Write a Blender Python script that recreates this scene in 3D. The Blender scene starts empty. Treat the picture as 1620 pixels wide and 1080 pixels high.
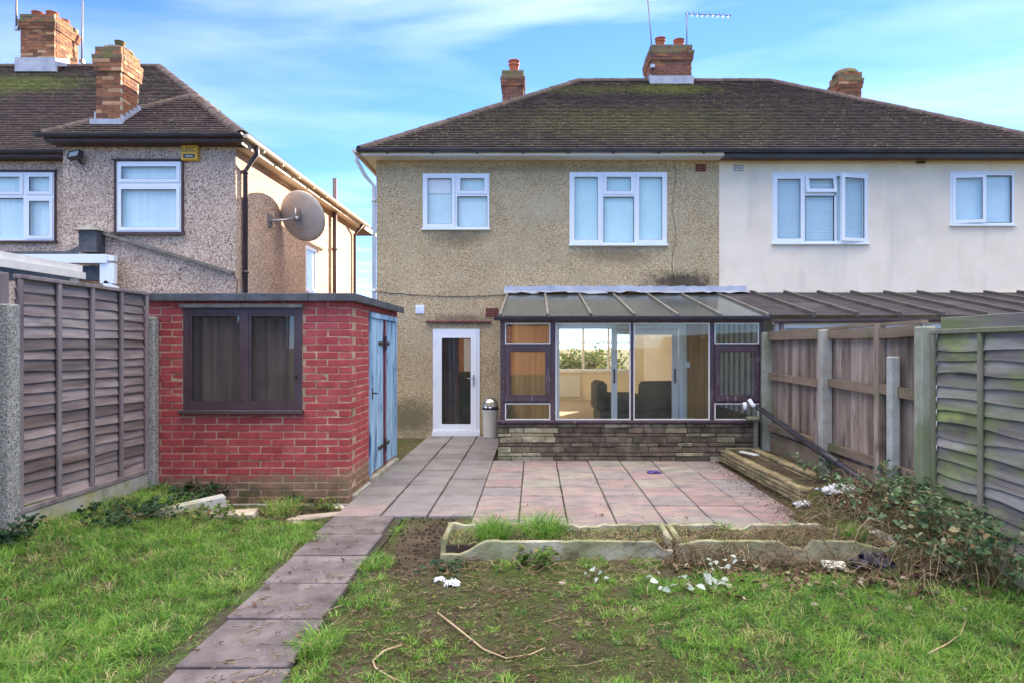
import bpy, math, random
import numpy as np
from mathutils import Vector, Matrix

random.seed(7)
rng = np.random.default_rng(11)
scene = bpy.context.scene
C = scene.collection
R = math.radians

# ------------------------------------------------------------------ camera, sky, sun, exposure
CAM_H = 1.66
cam_d = bpy.data.cameras.new('camera')
cam = bpy.data.objects.new('camera', cam_d)
C.objects.link(cam)
cam.location = (0, 0, CAM_H)
cam.rotation_euler = (R(90), 0, 0)
cam_d.sensor_width = 36
cam_d.lens = 36 * 1024 / 1620
cam_d.shift_x = -35 / 1620
cam_d.shift_y = 8 / 1620
cam_d.clip_end = 2000
scene.camera = cam

SUN_EL, SUN_AZ = 14.0, 26.9            # azimuth from +Y towards +X
sdir = Vector((math.sin(R(SUN_AZ)) * math.cos(R(SUN_EL)), math.cos(R(SUN_AZ)) * math.cos(R(SUN_EL)), math.sin(R(SUN_EL))))
sun_d = bpy.data.lights.new('sun', 'SUN')
sun_d.energy = 4.2
sun_d.angle = R(0.5)
sun_d.color = (1.0, 0.80, 0.58)
sun = bpy.data.objects.new('sun', sun_d)
C.objects.link(sun)
sun.rotation_euler = sdir.to_track_quat('Z', 'Y').to_euler()
sun.location = (20, 40, 20)

world = bpy.data.worlds.new('World')
scene.world = world
world.use_nodes = True
wt = world.node_tree
wt.nodes.clear()
wn = wt.nodes.new
w_out = wn('ShaderNodeOutputWorld'); w_bg = wn('ShaderNodeBackground'); w_sky = wn('ShaderNodeTexSky')
w_sky.sky_type = 'NISHITA'; w_sky.sun_disc = False
w_sky.sun_elevation = R(SUN_EL); w_sky.sun_rotation = R(SUN_AZ)
w_sky.dust_density = 0.0; w_sky.air_density = 0.9; w_sky.ozone_density = 4.0; w_sky.altitude = 3000
w_bg.inputs['Strength'].default_value = 0.075
# wind-drawn cloud, made very bright overhead and out of view as added fill light
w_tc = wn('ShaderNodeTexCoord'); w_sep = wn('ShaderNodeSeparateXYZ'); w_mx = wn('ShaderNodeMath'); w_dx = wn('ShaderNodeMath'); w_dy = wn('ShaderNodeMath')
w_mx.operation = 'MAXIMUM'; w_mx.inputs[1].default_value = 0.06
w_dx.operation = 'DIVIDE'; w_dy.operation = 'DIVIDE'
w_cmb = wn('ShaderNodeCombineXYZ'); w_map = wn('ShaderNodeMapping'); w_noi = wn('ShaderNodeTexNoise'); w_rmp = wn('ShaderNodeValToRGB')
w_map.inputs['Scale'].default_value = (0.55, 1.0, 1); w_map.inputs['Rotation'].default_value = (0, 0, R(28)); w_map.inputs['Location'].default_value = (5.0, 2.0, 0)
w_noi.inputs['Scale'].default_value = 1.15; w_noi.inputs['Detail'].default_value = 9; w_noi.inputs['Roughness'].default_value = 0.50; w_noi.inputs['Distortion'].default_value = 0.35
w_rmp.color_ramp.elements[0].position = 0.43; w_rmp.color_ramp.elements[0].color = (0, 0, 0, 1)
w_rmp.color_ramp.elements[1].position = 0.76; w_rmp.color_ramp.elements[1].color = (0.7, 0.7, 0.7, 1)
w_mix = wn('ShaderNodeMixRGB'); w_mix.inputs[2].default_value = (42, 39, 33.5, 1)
wl = wt.links.new
wl(w_tc.outputs['Generated'], w_sep.inputs[0]); wl(w_sep.outputs[2], w_mx.inputs[0])
wl(w_sep.outputs[0], w_dx.inputs[0]); wl(w_mx.outputs[0], w_dx.inputs[1])
wl(w_sep.outputs[1], w_dy.inputs[0]); wl(w_mx.outputs[0], w_dy.inputs[1])
wl(w_dx.outputs[0], w_cmb.inputs[0]); wl(w_dy.outputs[0], w_cmb.inputs[1])
wl(w_cmb.outputs[0], w_map.inputs[0]); wl(w_map.outputs[0], w_noi.inputs['Vector']); wl(w_noi.outputs['Fac'], w_rmp.inputs[0])
w_el = wn('ShaderNodeMapRange'); w_el.interpolation_type = 'SMOOTHSTEP'   # keeps the fill cloud strong overhead and faint in the low, visible sky
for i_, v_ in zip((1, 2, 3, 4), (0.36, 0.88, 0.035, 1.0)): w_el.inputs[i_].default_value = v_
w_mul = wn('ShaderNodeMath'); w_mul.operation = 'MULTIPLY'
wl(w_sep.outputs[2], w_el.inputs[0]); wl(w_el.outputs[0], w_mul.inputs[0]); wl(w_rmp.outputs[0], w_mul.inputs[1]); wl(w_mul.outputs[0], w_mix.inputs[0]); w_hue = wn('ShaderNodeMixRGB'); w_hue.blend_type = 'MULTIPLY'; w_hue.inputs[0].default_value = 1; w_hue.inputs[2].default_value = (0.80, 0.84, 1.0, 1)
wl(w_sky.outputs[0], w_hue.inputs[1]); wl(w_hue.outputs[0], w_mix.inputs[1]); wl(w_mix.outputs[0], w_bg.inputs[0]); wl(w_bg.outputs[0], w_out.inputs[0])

scene.view_settings.view_transform = 'Standard'
scene.view_settings.look = 'None'
scene.view_settings.gamma = 1
scene.view_settings.use_curve_mapping = False
scene.view_settings.exposure = 2.65
scene.cycles.max_bounces = 12
scene.cycles.diffuse_bounces = 7
scene.cycles.transparent_max_bounces = 14
scene.cycles.caustics_reflective = False
scene.cycles.caustics_refractive = False

# ------------------------------------------------------------------ helpers
def at(px, py, Y):
    """photo pixel at a known distance Y -> world X, Z"""
    return (px - 845) * Y / 1024, CAM_H + (548 - py) * Y / 1024

class MB:
    """collects faces for one mesh"""
    def __init__(s): s.v = []; s.f = []; s.m = []; s.sm = []
    def add(s, vs, fs, mi=0, smooth=False):
        o = len(s.v); s.v += [tuple(v) for v in vs]
        for f in fs: s.f.append(tuple(i + o for i in f)); s.m.append(mi); s.sm.append(smooth)
    def box(s, x0, x1, y0, y1, z0, z1, mi=0, M=None):
        vs = [Vector((x, y, z)) for z in (z0, z1) for y in (y0, y1) for x in (x0, x1)]
        if M is not None: vs = [M @ v for v in vs]
        s.add(vs, [(0, 2, 3, 1), (4, 5, 7, 6), (0, 1, 5, 4), (2, 6, 7, 3), (0, 4, 6, 2), (1, 3, 7, 5)], mi)
        return s
    def cbox(s, x0, x1, y0, y1, z0, z1, b, mi=0, M=None, jit=0.0):
        """box with chamfered edges"""
        vs = []; idx = {}
        lo = (x0, y0, z0); hi = (x1, y1, z1)
        for sx in (0, 1):
            for sy in (0, 1):
                for sz in (0, 1):
                    sg = (sx, sy, sz)
                    j = [random.uniform(-jit, jit) for _ in range(3)]
                    for ax in range(3):
                        p = []
                        for k in range(3):
                            e = hi[k] if sg[k] else lo[k]
                            if k != ax: e += (-b if sg[k] else b)
                            p.append(e + j[k])
                        idx[(sg, ax)] = len(vs)
                        vs.append(Vector(p))
        fs = []
        for ax in range(3):
            a, c = [k for k in range(3) if k != ax]
            for sd in (0, 1):
                q = []
                for (p, r) in ((0, 0), (1, 0), (1, 1), (0, 1)):
                    g = [0, 0, 0]; g[ax] = sd; g[a] = p; g[c] = r
                    q.append(idx[(tuple(g), ax)])
                fs.append(tuple(q))
        for ax in range(3):
            a, c = [k for k in range(3) if k != ax]
            for p in (0, 1):
                for r in (0, 1):
                    g0 = [0, 0, 0]; g0[a] = p; g0[c] = r; g1 = list(g0); g1[ax] = 1
                    fs.append((idx[(tuple(g0), a)], idx[(tuple(g1), a)], idx[(tuple(g1), c)], idx[(tuple(g0), c)]))
        for g in [(x, y, z) for x in (0, 1) for y in (0, 1) for z in (0, 1)]:
            fs.append((idx[(g, 0)], idx[(g, 1)], idx[(g, 2)]))
        cen = sum(vs, Vector()) / len(vs)
        out = []
        for f in fs:
            n = (vs[f[1]] - vs[f[0]]).cross(vs[f[2]] - vs[f[0]])
            fc = sum((vs[i] for i in f), Vector()) / len(f)
            out.append(f if n.dot(fc - cen) > 0 else tuple(reversed(f)))
        if M is not None: vs = [M @ v for v in vs]
        s.add(vs, out, mi)
        return s
    def tube(s, pts, r, n=8, mi=0, caps=True, smooth=True):
        pts = [Vector(p) for p in pts]
        rs = r if isinstance(r, (list, tuple)) else [r] * len(pts)
        o = len(s.v); prev = None
        for i, p in enumerate(pts):
            d = (pts[min(i + 1, len(pts) - 1)] - pts[max(i - 1, 0)]).normalized()
            if prev is None: u = d.orthogonal().normalized()
            else:
                u = prev - d * prev.dot(d)
                u = u.normalized() if u.length > 1e-6 else d.orthogonal().normalized()
            prev = u; w = d.cross(u)
            for k in range(n):
                a = 2 * math.pi * k / n
                s.v.append(tuple(p + (u * math.cos(a) + w * math.sin(a)) * rs[i]))
        for i in range(len(pts) - 1):
            for k in range(n):
                k2 = (k + 1) % n
                s.f.append((o + i * n + k, o + i * n + k2, o + (i + 1) * n + k2, o + (i + 1) * n + k)); s.m.append(mi); s.sm.append(smooth)
        if caps:
            s.f.append(tuple(o + k for k in reversed(range(n)))); s.m.append(mi); s.sm.append(False)
            e = o + (len(pts) - 1) * n
            s.f.append(tuple(e + k for k in range(n))); s.m.append(mi); s.sm.append(False)
        return s
    def lathe(s, prof, n=20, c=(0, 0, 0), mi=0, M=None, smooth=True):
        o = len(s.v); c = Vector(c)
        for r, z in prof:
            for k in range(n):
                a = 2 * math.pi * k / n
                p = Vector((r * math.cos(a), r * math.sin(a), z))
                if M is not None: p = M @ p
                s.v.append(tuple(p + c))
        for i in range(len(prof) - 1):
            for k in range(n):
                k2 = (k + 1) % n
                s.f.append((o + i * n + k, o + i * n + k2, o + (i + 1) * n + k2, o + (i + 1) * n + k)); s.m.append(mi); s.sm.append(smooth)
        return s
    def bar(s, a, b, w, h, mi=0, up=(0, 0, 1)):
        """rectangular bar from a to b, w sideways, h along up"""
        a = Vector(a); b = Vector(b); d = (b - a).normalized()
        sd = d.cross(Vector(up)).normalized(); u = sd.cross(d)
        vs = []
        for p in (a, b):
            for (i, j) in ((-1, -1), (1, -1), (1, 1), (-1, 1)):
                vs.append(p + sd * (i * w / 2) + u * (j * h / 2))
        s.add(vs, [(3, 2, 1, 0), (4, 5, 6, 7), (0, 1, 5, 4), (1, 2, 6, 5), (2, 3, 7, 6), (3, 0, 4, 7)], mi)
        return s
    def prism(s, poly, y0, y1, mi=0):
        """polygon in xz (counter-clockwise seen from -y) extruded from y0 to y1"""
        n = len(poly); vs = [(x, y0, z) for x, z in poly] + [(x, y1, z) for x, z in poly]
        s.add(vs, [tuple(range(n)), tuple(reversed(range(n, 2 * n)))] + [(i, i + n, (i + 1) % n + n, (i + 1) % n) for i in range(n)], mi)
        return s
    def mesh(s, name, mats):
        me = bpy.data.meshes.new(name)
        me.from_pydata(s.v, [], s.f)
        for m in (mats if isinstance(mats, (list, tuple)) else [mats]): me.materials.append(m)
        me.polygons.foreach_set('material_index', s.m)
        me.polygons.foreach_set('use_smooth', s.sm)
        me.update()
        return me
    def build(s, name, mats, parent=None):
        return link(name, s.mesh(name, mats), parent)

def link(name, me, parent=None, loc=None, rot=None):
    o = bpy.data.objects.new(name, me)
    C.objects.link(o)
    if parent is not None: o.parent = parent
    if loc is not None: o.location = loc
    if rot is not None: o.rotation_euler = rot
    return o
def tag(o, label, cat, group=None):
    o['label'] = label; o['category'] = cat
    if group: o['group'] = group
    return o
def thing(name, label, cat, group=None):
    o = bpy.data.objects.new(name, None); C.objects.link(o); o.empty_display_size = 0.1
    return tag(o, label, cat, group)
def structure(o): o['kind'] = 'structure'; return o
def stuff(o): o['kind'] = 'stuff'; return o
def copy_tree(o, parent=None):
    c = o.copy(); C.objects.link(c); c.parent = parent
    for ch in [x for x in bpy.data.objects if x.parent == o]: copy_tree(ch, c)
    return c

def np_mesh(name, V, F4, F3, mat, tint=None):
    """big mesh from numpy arrays: quads, then triangles"""
    me = bpy.data.meshes.new(name)
    n4, n3 = len(F4), len(F3)
    me.vertices.add(len(V)); me.vertices.foreach_set('co', np.asarray(V, dtype=np.float32).ravel())
    me.loops.add(n4 * 4 + n3 * 3)
    li = np.concatenate([np.asarray(F4, dtype=np.int32).ravel(), np.asarray(F3, dtype=np.int32).ravel()]) if n3 and n4 else np.asarray(F4 if n4 else F3, dtype=np.int32).ravel()
    me.loops.foreach_set('vertex_index', li)
    me.polygons.add(n4 + n3)
    st = np.concatenate([np.arange(n4) * 4, n4 * 4 + np.arange(n3) * 3]).astype(np.int32)
    me.polygons.foreach_set('loop_start', st)
    me.polygons.foreach_set('loop_total', np.concatenate([np.full(n4, 4), np.full(n3, 3)]).astype(np.int32))
    if tint is not None:
        at_ = me.attributes.new('tint', 'FLOAT', 'POINT'); at_.data.foreach_set('value', np.asarray(tint, dtype=np.float32))
    me.materials.append(mat)
    me.update(calc_edges=True)
    return me

# ------------------------------------------------------------------ materials
class NT:
    def __init__(s, name):
        s.mat = bpy.data.materials.new(name); s.mat.use_nodes = True
        s.t = s.mat.node_tree; s.t.nodes.clear()
        s.out = s.n('ShaderNodeOutputMaterial')
    def n(s, ty, **kw):
        nd = s.t.nodes.new(ty)
        for k, v in kw.items(): setattr(nd, k, v)
        return nd
    def l(s, a, b): s.t.links.new(a, b)
    def pos(s, stretch=(1, 1, 1), off=(0, 0, 0)):
        g = s.n('ShaderNodeNewGeometry'); m = s.n('ShaderNodeMapping')
        m.inputs['Scale'].default_value = stretch; m.inputs['Location'].default_value = off
        s.l(g.outputs['Position'], m.inputs[0]); return m.outputs[0]
    def noise(s, scale, detail=5, rough=.55, stretch=(1, 1, 1), off=(0, 0, 0), vec=None):
        nd = s.n('ShaderNodeTexNoise'); nd.inputs['Scale'].default_value = scale; nd.inputs['Detail'].default_value = detail; nd.inputs['Roughness'].default_value = rough
        s.l(vec or s.pos(stretch, off), nd.inputs['Vector']); return nd.outputs['Fac']
    def ramp(s, fac, els, interp='LINEAR'):
        r = s.n('ShaderNodeValToRGB'); cr = r.color_ramp; cr.interpolation = interp
        while len(cr.elements) < len(els): cr.elements.new(.5)
        for e, (p, c) in zip(cr.elements, els):
            e.position = p; e.color = (c[0], c[1], c[2], 1) if isinstance(c, (tuple, list)) else (c, c, c, 1)
        s.l(fac, r.inputs[0]); return r.outputs[0]
    def mix(s, fac, a, b, blend='MIX'):
        m = s.n('ShaderNodeMixRGB', blend_type=blend)
        for i, x in enumerate((fac, a, b)):
            if isinstance(x, (int, float)): m.inputs[i].default_value = x if i == 0 else (x, x, x, 1)
            elif isinstance(x, (tuple, list)): m.inputs[i].default_value = (*x[:3], 1)
            else: s.l(x, m.inputs[i])
        return m.outputs[0]
    def math(s, op, a, b=None):
        m = s.n('ShaderNodeMath', operation=op)
        for i, x in enumerate((a, b)):
            if x is None: continue
            if isinstance(x, (int, float)): m.inputs[i].default_value = x
            else: s.l(x, m.inputs[i])
        return m.outputs[0]
    def bump(s, h, strength, dist=.01):
        b = s.n('ShaderNodeBump'); b.inputs['Strength'].default_value = strength; b.inputs['Distance'].default_value = dist
        s.l(h, b.inputs['Height']); return b.outputs[0]
    def rnd(s): return s.n('ShaderNodeObjectInfo').outputs['Random']
    def tint(s):
        a = s.n('ShaderNodeAttribute'); a.attribute_name = 'tint'; return a.outputs['Fac']
    def principled(s, col, rough=.8, normal=None, spec=.3, metal=0.0, **kw):
        p = s.n('ShaderNodeBsdfPrincipled')
        if isinstance(col, (tuple, list)): p.inputs['Base Color'].default_value = (*col[:3], 1)
        else: s.l(col, p.inputs['Base Color'])
        if isinstance(rough, (int, float)): p.inputs['Roughness'].default_value = rough
        else: s.l(rough, p.inputs['Roughness'])
        p.inputs['Specular IOR Level'].default_value = spec; p.inputs['Metallic'].default_value = metal
        if normal is not None: s.l(normal, p.inputs['Normal'])
        for k, v in kw.items(): p.inputs[k].default_value = v
        s.l(p.outputs[0], s.out.inputs[0]); return p

def mk(name, cols, scale=6, detail=6, stretch=(1, 1, 1), rough=.85, bump=.25, bscale=60, bdist=.006, layers=(), rnd=0, rndcols=None, spec=.25, bstretch=None, metal=0.0):
    """layered noise material. layers: (colour, noise scale, lo, hi, stretch, opacity)"""
    k = NT(name)
    c = k.ramp(k.noise(scale, detail, .6, stretch), cols)
    if rndcols:
        rc = k.ramp(k.rnd(), rndcols)
        c = k.mix(1.0, c, rc, 'MULTIPLY')
    if rnd:
        f = k.math('ADD', k.math('MULTIPLY', k.rnd(), rnd), 1 - rnd / 2)
        cc = k.n('ShaderNodeCombineXYZ')
        for i in range(3): k.l(f, cc.inputs[i])
        c = k.mix(1.0, c, cc.outputs[0], 'MULTIPLY')
    for i, L in enumerate(layers):
        col, sc, lo, hi = L[:4]; stv = L[4] if len(L) > 4 else (1, 1, 1); op = L[5] if len(L) > 5 else 1
        f = k.ramp(k.noise(sc, 6, .6, stv, (i * 3.7 + 1, i * 1.9, i * 5.1)), [(lo, 0), (hi, op)])
        c = k.mix(f, c, col)
    nrm = k.bump(k.noise(bscale, 4, .6, bstretch or stretch), bump, bdist) if bump else None
    k.principled(c, rough, nrm, spec, metal)
    return k.mat

def render_mat(name, lo, mid, hi, dark, grain=70, layers=(), zlayers=()):
    """pebbledash: pea shingle set in render, with dark pits"""
    k = NT(name)
    v = k.n('ShaderNodeTexVoronoi'); v.inputs['Scale'].default_value = grain; k.l(k.pos(), v.inputs['Vector'])
    c = k.ramp(v.outputs['Color'], [(.1, lo), (.5, mid), (.9, hi)])
    big = k.ramp(k.noise(1.1, 6, .65), [(.3, .86), (.7, 1.10)])
    c = k.mix(1, c, big, 'MULTIPLY')
    pit = k.ramp(k.noise(grain * .75, 2, .5, off=(4, 2, 7)), [(.56, 0), (.63, 1)])
    pit2 = k.ramp(k.noise(2.3, 4, .6, off=(9, 2, 7)), [(.30, .35), (.65, 1)])
    c = k.mix(k.mix(1, pit, pit2, 'MULTIPLY'), c, dark)
    for i, L in enumerate(layers):
        f = k.ramp(k.noise(L[1], 6, .6, L[4] if len(L) > 4 else (1, 1, 1), (i * 5 + 2, 1, 3)), [(L[2], 0), (L[3], L[5] if len(L) > 5 else 1)])
        c = k.mix(f, c, L[0])
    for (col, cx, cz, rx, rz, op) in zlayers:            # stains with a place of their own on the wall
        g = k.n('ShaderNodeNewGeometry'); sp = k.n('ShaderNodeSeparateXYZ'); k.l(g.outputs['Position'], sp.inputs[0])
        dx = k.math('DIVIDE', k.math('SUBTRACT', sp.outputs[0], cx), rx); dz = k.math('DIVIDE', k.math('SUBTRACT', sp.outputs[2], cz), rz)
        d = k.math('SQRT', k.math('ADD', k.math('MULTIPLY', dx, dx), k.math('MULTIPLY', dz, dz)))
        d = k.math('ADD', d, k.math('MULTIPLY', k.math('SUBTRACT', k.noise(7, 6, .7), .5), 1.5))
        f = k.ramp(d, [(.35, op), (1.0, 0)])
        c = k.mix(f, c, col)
    h = k.math('SUBTRACT', k.math('MULTIPLY', v.outputs['Distance'], -1.0), pit)
    k.principled(c, .92, k.bump(h, .55, .012), .15)
    return k.mat

def glass_mat(name, tint=(.985, .995, .992), dirt=.02, dirtcol=(.5, .5, .45), refl=1.0):
    k = NT(name)
    tr = k.n('ShaderNodeBsdfTransparent'); tr.inputs[0].default_value = (*tint, 1)
    gl = k.n('ShaderNodeBsdfGlossy'); gl.inputs['Roughness'].default_value = .012; gl.inputs[0].default_value = (refl, refl, refl, 1)
    wob = k.bump(k.noise(1.6, 2, .4), .05, .02); k.l(wob, gl.inputs['Normal'])
    fr = k.n('ShaderNodeFresnel'); fr.inputs['IOR'].default_value = 1.52
    bf = k.n('ShaderNodeNewGeometry').outputs['Backfacing']          # one reflection per pane: only where the ray enters
    m1 = k.n('ShaderNodeMixShader'); k.l(k.math('MULTIPLY', fr.outputs[0], k.math('SUBTRACT', 1.0, bf)), m1.inputs[0]); k.l(tr.outputs[0], m1.inputs[1]); k.l(gl.outputs[0], m1.inputs[2])
    df = k.n('ShaderNodeBsdfDiffuse'); df.inputs[0].default_value = (*dirtcol, 1)
    f = k.ramp(k.noise(3, 7, .7), [(.35, dirt * .4), (.75, dirt * 2)])
    m2 = k.n('ShaderNodeMixShader'); k.l(f, m2.inputs[0]); k.l(m1.outputs[0], m2.inputs[1]); k.l(df.outputs[0], m2.inputs[2])
    k.l(m2.outputs[0], k.out.inputs[0])
    return k.mat

def foliage_mat(name, els, rough=.6, trans=.35):
    k = NT(name)
    c = k.ramp(k.tint(), els)
    p = k.principled(c, rough, None, .3)
    tl = k.n('ShaderNodeBsdfTranslucent'); k.l(c, tl.inputs[0])
    m = k.n('ShaderNodeMixShader'); m.inputs[0].default_value = trans
    k.l(p.outputs[0], m.inputs[1]); k.l(tl.outputs[0], m.inputs[2]); k.l(m.outputs[0], k.out.inputs[0])
    return k.mat

def plain(name, col, rough=.5, spec=.4, metal=0.0, var=.06, bump=0):
    c2 = tuple(min(1, x * (1 + var)) for x in col); c1 = tuple(x * (1 - var) for x in col)
    return mk(name, [(.3, c1), (.7, c2)], 5, 5, rough=rough, bump=bump, spec=spec, metal=metal)

def roof_mat(name, lo, hi, moss, mossy):
    k = NT(name)
    c = k.ramp(k.tint(), [(0, lo), (1, hi)])
    c = k.mix(k.ramp(k.noise(40, 4, .6), [(.4, 0), (.8, .35)]), c, (.095, .07, .068))
    # moss: patches, plus bright lichen specks
    spk = k.ramp(k.noise(21, 3, .6, off=(3, 3, 3)), [(.56, 0), (.65, .65)])
    area = k.ramp(k.noise(.55, 4, .6, off=(7, 1, 2)), [(.38, 0), (.62, 1)])
    c = k.mix(k.mix(1, spk, area, 'MULTIPLY'), c, (.19, .19, .06))
    lich = k.ramp(k.noise(17, 2, .5, off=(1, 8, 3)), [(.665, 0), (.69, 1)])
    c = k.mix(k.mix(1, lich, k.ramp(k.noise(.8, 3, .6, off=(2, 2, 2)), [(.35, .1), (.6, 1)]), 'MULTIPLY'), c, (.32, .30, .14))
    g = k.n('ShaderNodeNewGeometry'); sp = k.n('ShaderNodeSeparateXYZ'); k.l(g.outputs['Position'], sp.inputs[0])
    for (mx, mz, rx, rz, op) in mossy:
        dx = k.math('DIVIDE', k.math('SUBTRACT', sp.outputs[0], mx), rx); dz = k.math('DIVIDE', k.math('SUBTRACT', sp.outputs[2], mz), rz)
        d = k.math('SQRT', k.math('ADD', k.math('MULTIPLY', dx, dx), k.math('MULTIPLY', dz, dz)))
        d = k.math('ADD', d, k.math('MULTIPLY', k.math('SUBTRACT', k.noise(9, 6, .75), .5), 2.2))
        c = k.mix(k.mix(1, k.ramp(d, [(.30, op), (1.15, 0)]), k.ramp(k.noise(30, 4, .7, off=(6, 6, 6)), [(.40, .12), (.58, 1)]), 'MULTIPLY'), c, k.ramp(k.noise(12, 4, .6), [(.35, moss), (.7, (moss[0] * 1.9, moss[1] * 1.5, moss[2] * 1.4))]))
    k.principled(c, .9, k.bump(k.noise(55, 4, .6), .4, .008), .2)
    return k.mat

MT = {}
MT['pebble_brown'] = render_mat('pebbledash_brown', (.38, .265, .13), (.54, .405, .24), (.68, .535, .345), (.14, .096, .056), 56,
    layers=[((.46, .38, .25), 1.7, .50, .72, (1, 1, 1), .55)],
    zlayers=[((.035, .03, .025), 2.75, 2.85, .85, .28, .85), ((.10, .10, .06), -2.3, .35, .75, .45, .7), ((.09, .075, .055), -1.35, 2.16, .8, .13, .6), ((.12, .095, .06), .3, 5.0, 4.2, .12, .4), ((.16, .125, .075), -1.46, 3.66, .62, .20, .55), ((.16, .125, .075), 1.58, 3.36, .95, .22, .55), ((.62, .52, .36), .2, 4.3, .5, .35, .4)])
MT['pebble_pink'] = render_mat('pebbledash_pink', (.38, .245, .18), (.60, .44, .34), (.80, .645, .52), (.12, .08, .072), 52,
    layers=[((.30, .24, .22), 1.3, .55, .75, (1, 1, 1), .5)])
MT['roughcast'] = mk('roughcast_white', [(.3, (.82, .685, .525)), (.7, (.90, .77, .61))], 2.2, 6, rough=.92, bump=.5, bscale=34, bdist=.015,
    layers=[((.52, .46, .38), 2.2, .56, .80, (1.4, 1, .22), .55), ((.66, .58, .48), 1.1, .50, .70, (1, 1, 1), .5)], spec=.15)
MT['roof_main'] = roof_mat('roof_tile_main', (.026, .018, .020), (.060, .042, .043), (.13, .16, .03), [(3.2, 7.75, 1.5, .35, .95), (1.2, 7.7, 1.6, .3, .6), (2.0, 6.2, 4.0, .9, .32)])
MT['roof_left'] = roof_mat('roof_tile_left', (.038, .025, .027), (.082, .056, .056), (.12, .17, .03), [(-12.3, 7.9, 2.2, .6, .9)])
MT['ridge'] = mk('ridge_tile', [(.3, (.075, .052, .048)), (.7, (.14, .10, .085))], 5, 6, rnd=.4, layers=[((.24, .19, .07), 6, .56, .74, (1, 1, 1), .5)])
MT['brick_paint'] = NT('painted_brick')
def _brickpaint():
    k = MT['brick_paint']
    c = k.ramp(k.noise(7, 6, .65), [(.25, (.31, .046, .044)), (.55, (.42, .072, .070)), (.8, (.48, .11, .105))])
    c = k.mix(1, c, k.ramp(k.rnd(), [(0, (.82, .80, .84)), (.35, (1, 1, 1)), (.7, (1.0, 1.0, 1.08)), (1, (1.06, 1.25, 1.3))]), 'MULTIPLY')
    bare = k.ramp(k.noise(9, 4, .6, off=(0, 2, 5)), [(.3, (.21, .13, .075)), (.7, (.33, .19, .12))])
    g = k.n('ShaderNodeNewGeometry'); sp = k.n('ShaderNodeSeparateXYZ'); k.l(g.outputs['Position'], sp.inputs[0])
    # paint has gone from the bottom courses, and in chips elsewhere
    h = k.math('ADD', sp.outputs[2], k.math('MULTIPLY', k.math('SUBTRACT', k.noise(5.5, 5, .7), .5), .34))
    hx = k.math('MULTIPLY', k.math('ADD', sp.outputs[0], 3.2), -.05)
    c = k.mix(k.ramp(k.math('ADD', h, hx), [(.20, 1), (.30, 0)]), c, bare)
    c = k.mix(k.ramp(k.noise(16, 5, .7, off=(8, 8, 1)), [(.69, 0), (.74, .8)]), c, (.36, .21, .16))
    moss = k.ramp(k.noise(3.2, 5, .7, off=(2, 2, 9)), [(.45, 0), (.62, .9)])
    c = k.mix(k.mix(1, moss, k.ramp(h, [(.10, 1), (.26, 0)]), 'MULTIPLY'), c, (.085, .09, .035))
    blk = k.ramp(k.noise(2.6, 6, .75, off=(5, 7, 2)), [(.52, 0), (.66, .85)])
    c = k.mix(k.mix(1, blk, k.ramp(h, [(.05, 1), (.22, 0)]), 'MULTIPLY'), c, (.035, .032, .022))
    k.principled(c, .72, k.bump(k.noise(75, 4, .6), .3, .006), .3)
    MT['brick_paint'] = k.mat
_brickpaint()
MT['mortar'] = mk('mortar', [(.3, (.36, .26, .165)), (.7, (.54, .42, .28))], 12, 5, bump=.5, bscale=90, layers=[((.34, .075, .075), 6, .46, .64, (1, 1, 1), .7), ((.10, .10, .045), 2.5, .56, .72, (1, 1, 1), .7)])
MT['mortar_grey'] = mk('mortar_grey', [(.3, (.32, .26, .18)), (.7, (.52, .44, .32))], 14, 5, bump=.4, bscale=90)
MT['brick_chim'] = mk('chimney_brick', [(.3, (.20, .075, .04)), (.7, (.37, .155, .075))], 3.1, 7, bump=.3, layers=[((.09, .06, .04), 5, .52, .72, (1, 1, 1), .75), ((.44, .22, .11), 9, .60, .75, (1, 1, 1), .6)])
MT['brick_dark'] = mk('chimney_brick_dark', [(.3, (.15, .055, .04)), (.7, (.25, .095, .07))], 3.1, 7, bump=.3, layers=[((.10, .07, .055), 5, .50, .70, (1, 1, 1), .75), ((.30, .27, .22), 7, .68, .78, (1, 1, 1), .6)])
MT['brick_pale'] = mk('chimney_brick_pale', [(.3, (.34, .17, .09)), (.7, (.52, .30, .17))], 3.1, 7, bump=.3)
MT['brick_burnt'] = mk('chimney_brick_burnt', [(.3, (.10, .045, .03)), (.7, (.19, .08, .05))], 3.1, 7, bump=.3)
MT['brick_moss'] = mk('chimney_cap_brick', [(.3, (.10, .075, .05)), (.7, (.22, .15, .09))], 6, 7, bump=.4, layers=[((.16, .15, .035), 5, .48, .62, (1, 1, 1), .8)])
MT['pot'] = mk('clay_pot', [(.3, (.30, .085, .045)), (.7, (.40, .13, .075))], 5, 5, bump=.15, layers=[((.12, .08, .05), 6, .6, .8)])
MT['lead'] = mk('lead_flashing', [(.3, (.28, .30, .38)), (.7, (.46, .47, .52))], 4, 6, rough=.55, bump=.3, bscale=14, layers=[((.60, .58, .55), 8, .6, .8, (1, 1, 1), .7), ((.15, .13, .13), 5, .62, .8, (1, 1, 1), .7)], spec=.4)
MT['pvc'] = plain('white_pvc', (.80, .82, .86), .35, .45, var=.02)
MT['white_paint'] = mk('white_paint', [(.3, (.68, .66, .62)), (.7, (.80, .78, .74))], 5, 6, rough=.6, bump=.1, layers=[((.40, .34, .26), 7, .62, .8, (1, 1, 1), .7)])
MT['cream_gutter'] = mk('cream_gutter', [(.3, (.50, .43, .36)), (.7, (.66, .58, .50))], 3, 6, rough=.55, bump=.05, layers=[((.25, .21, .16), 4, .6, .8, (1, 1, 1), .5)])
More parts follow.
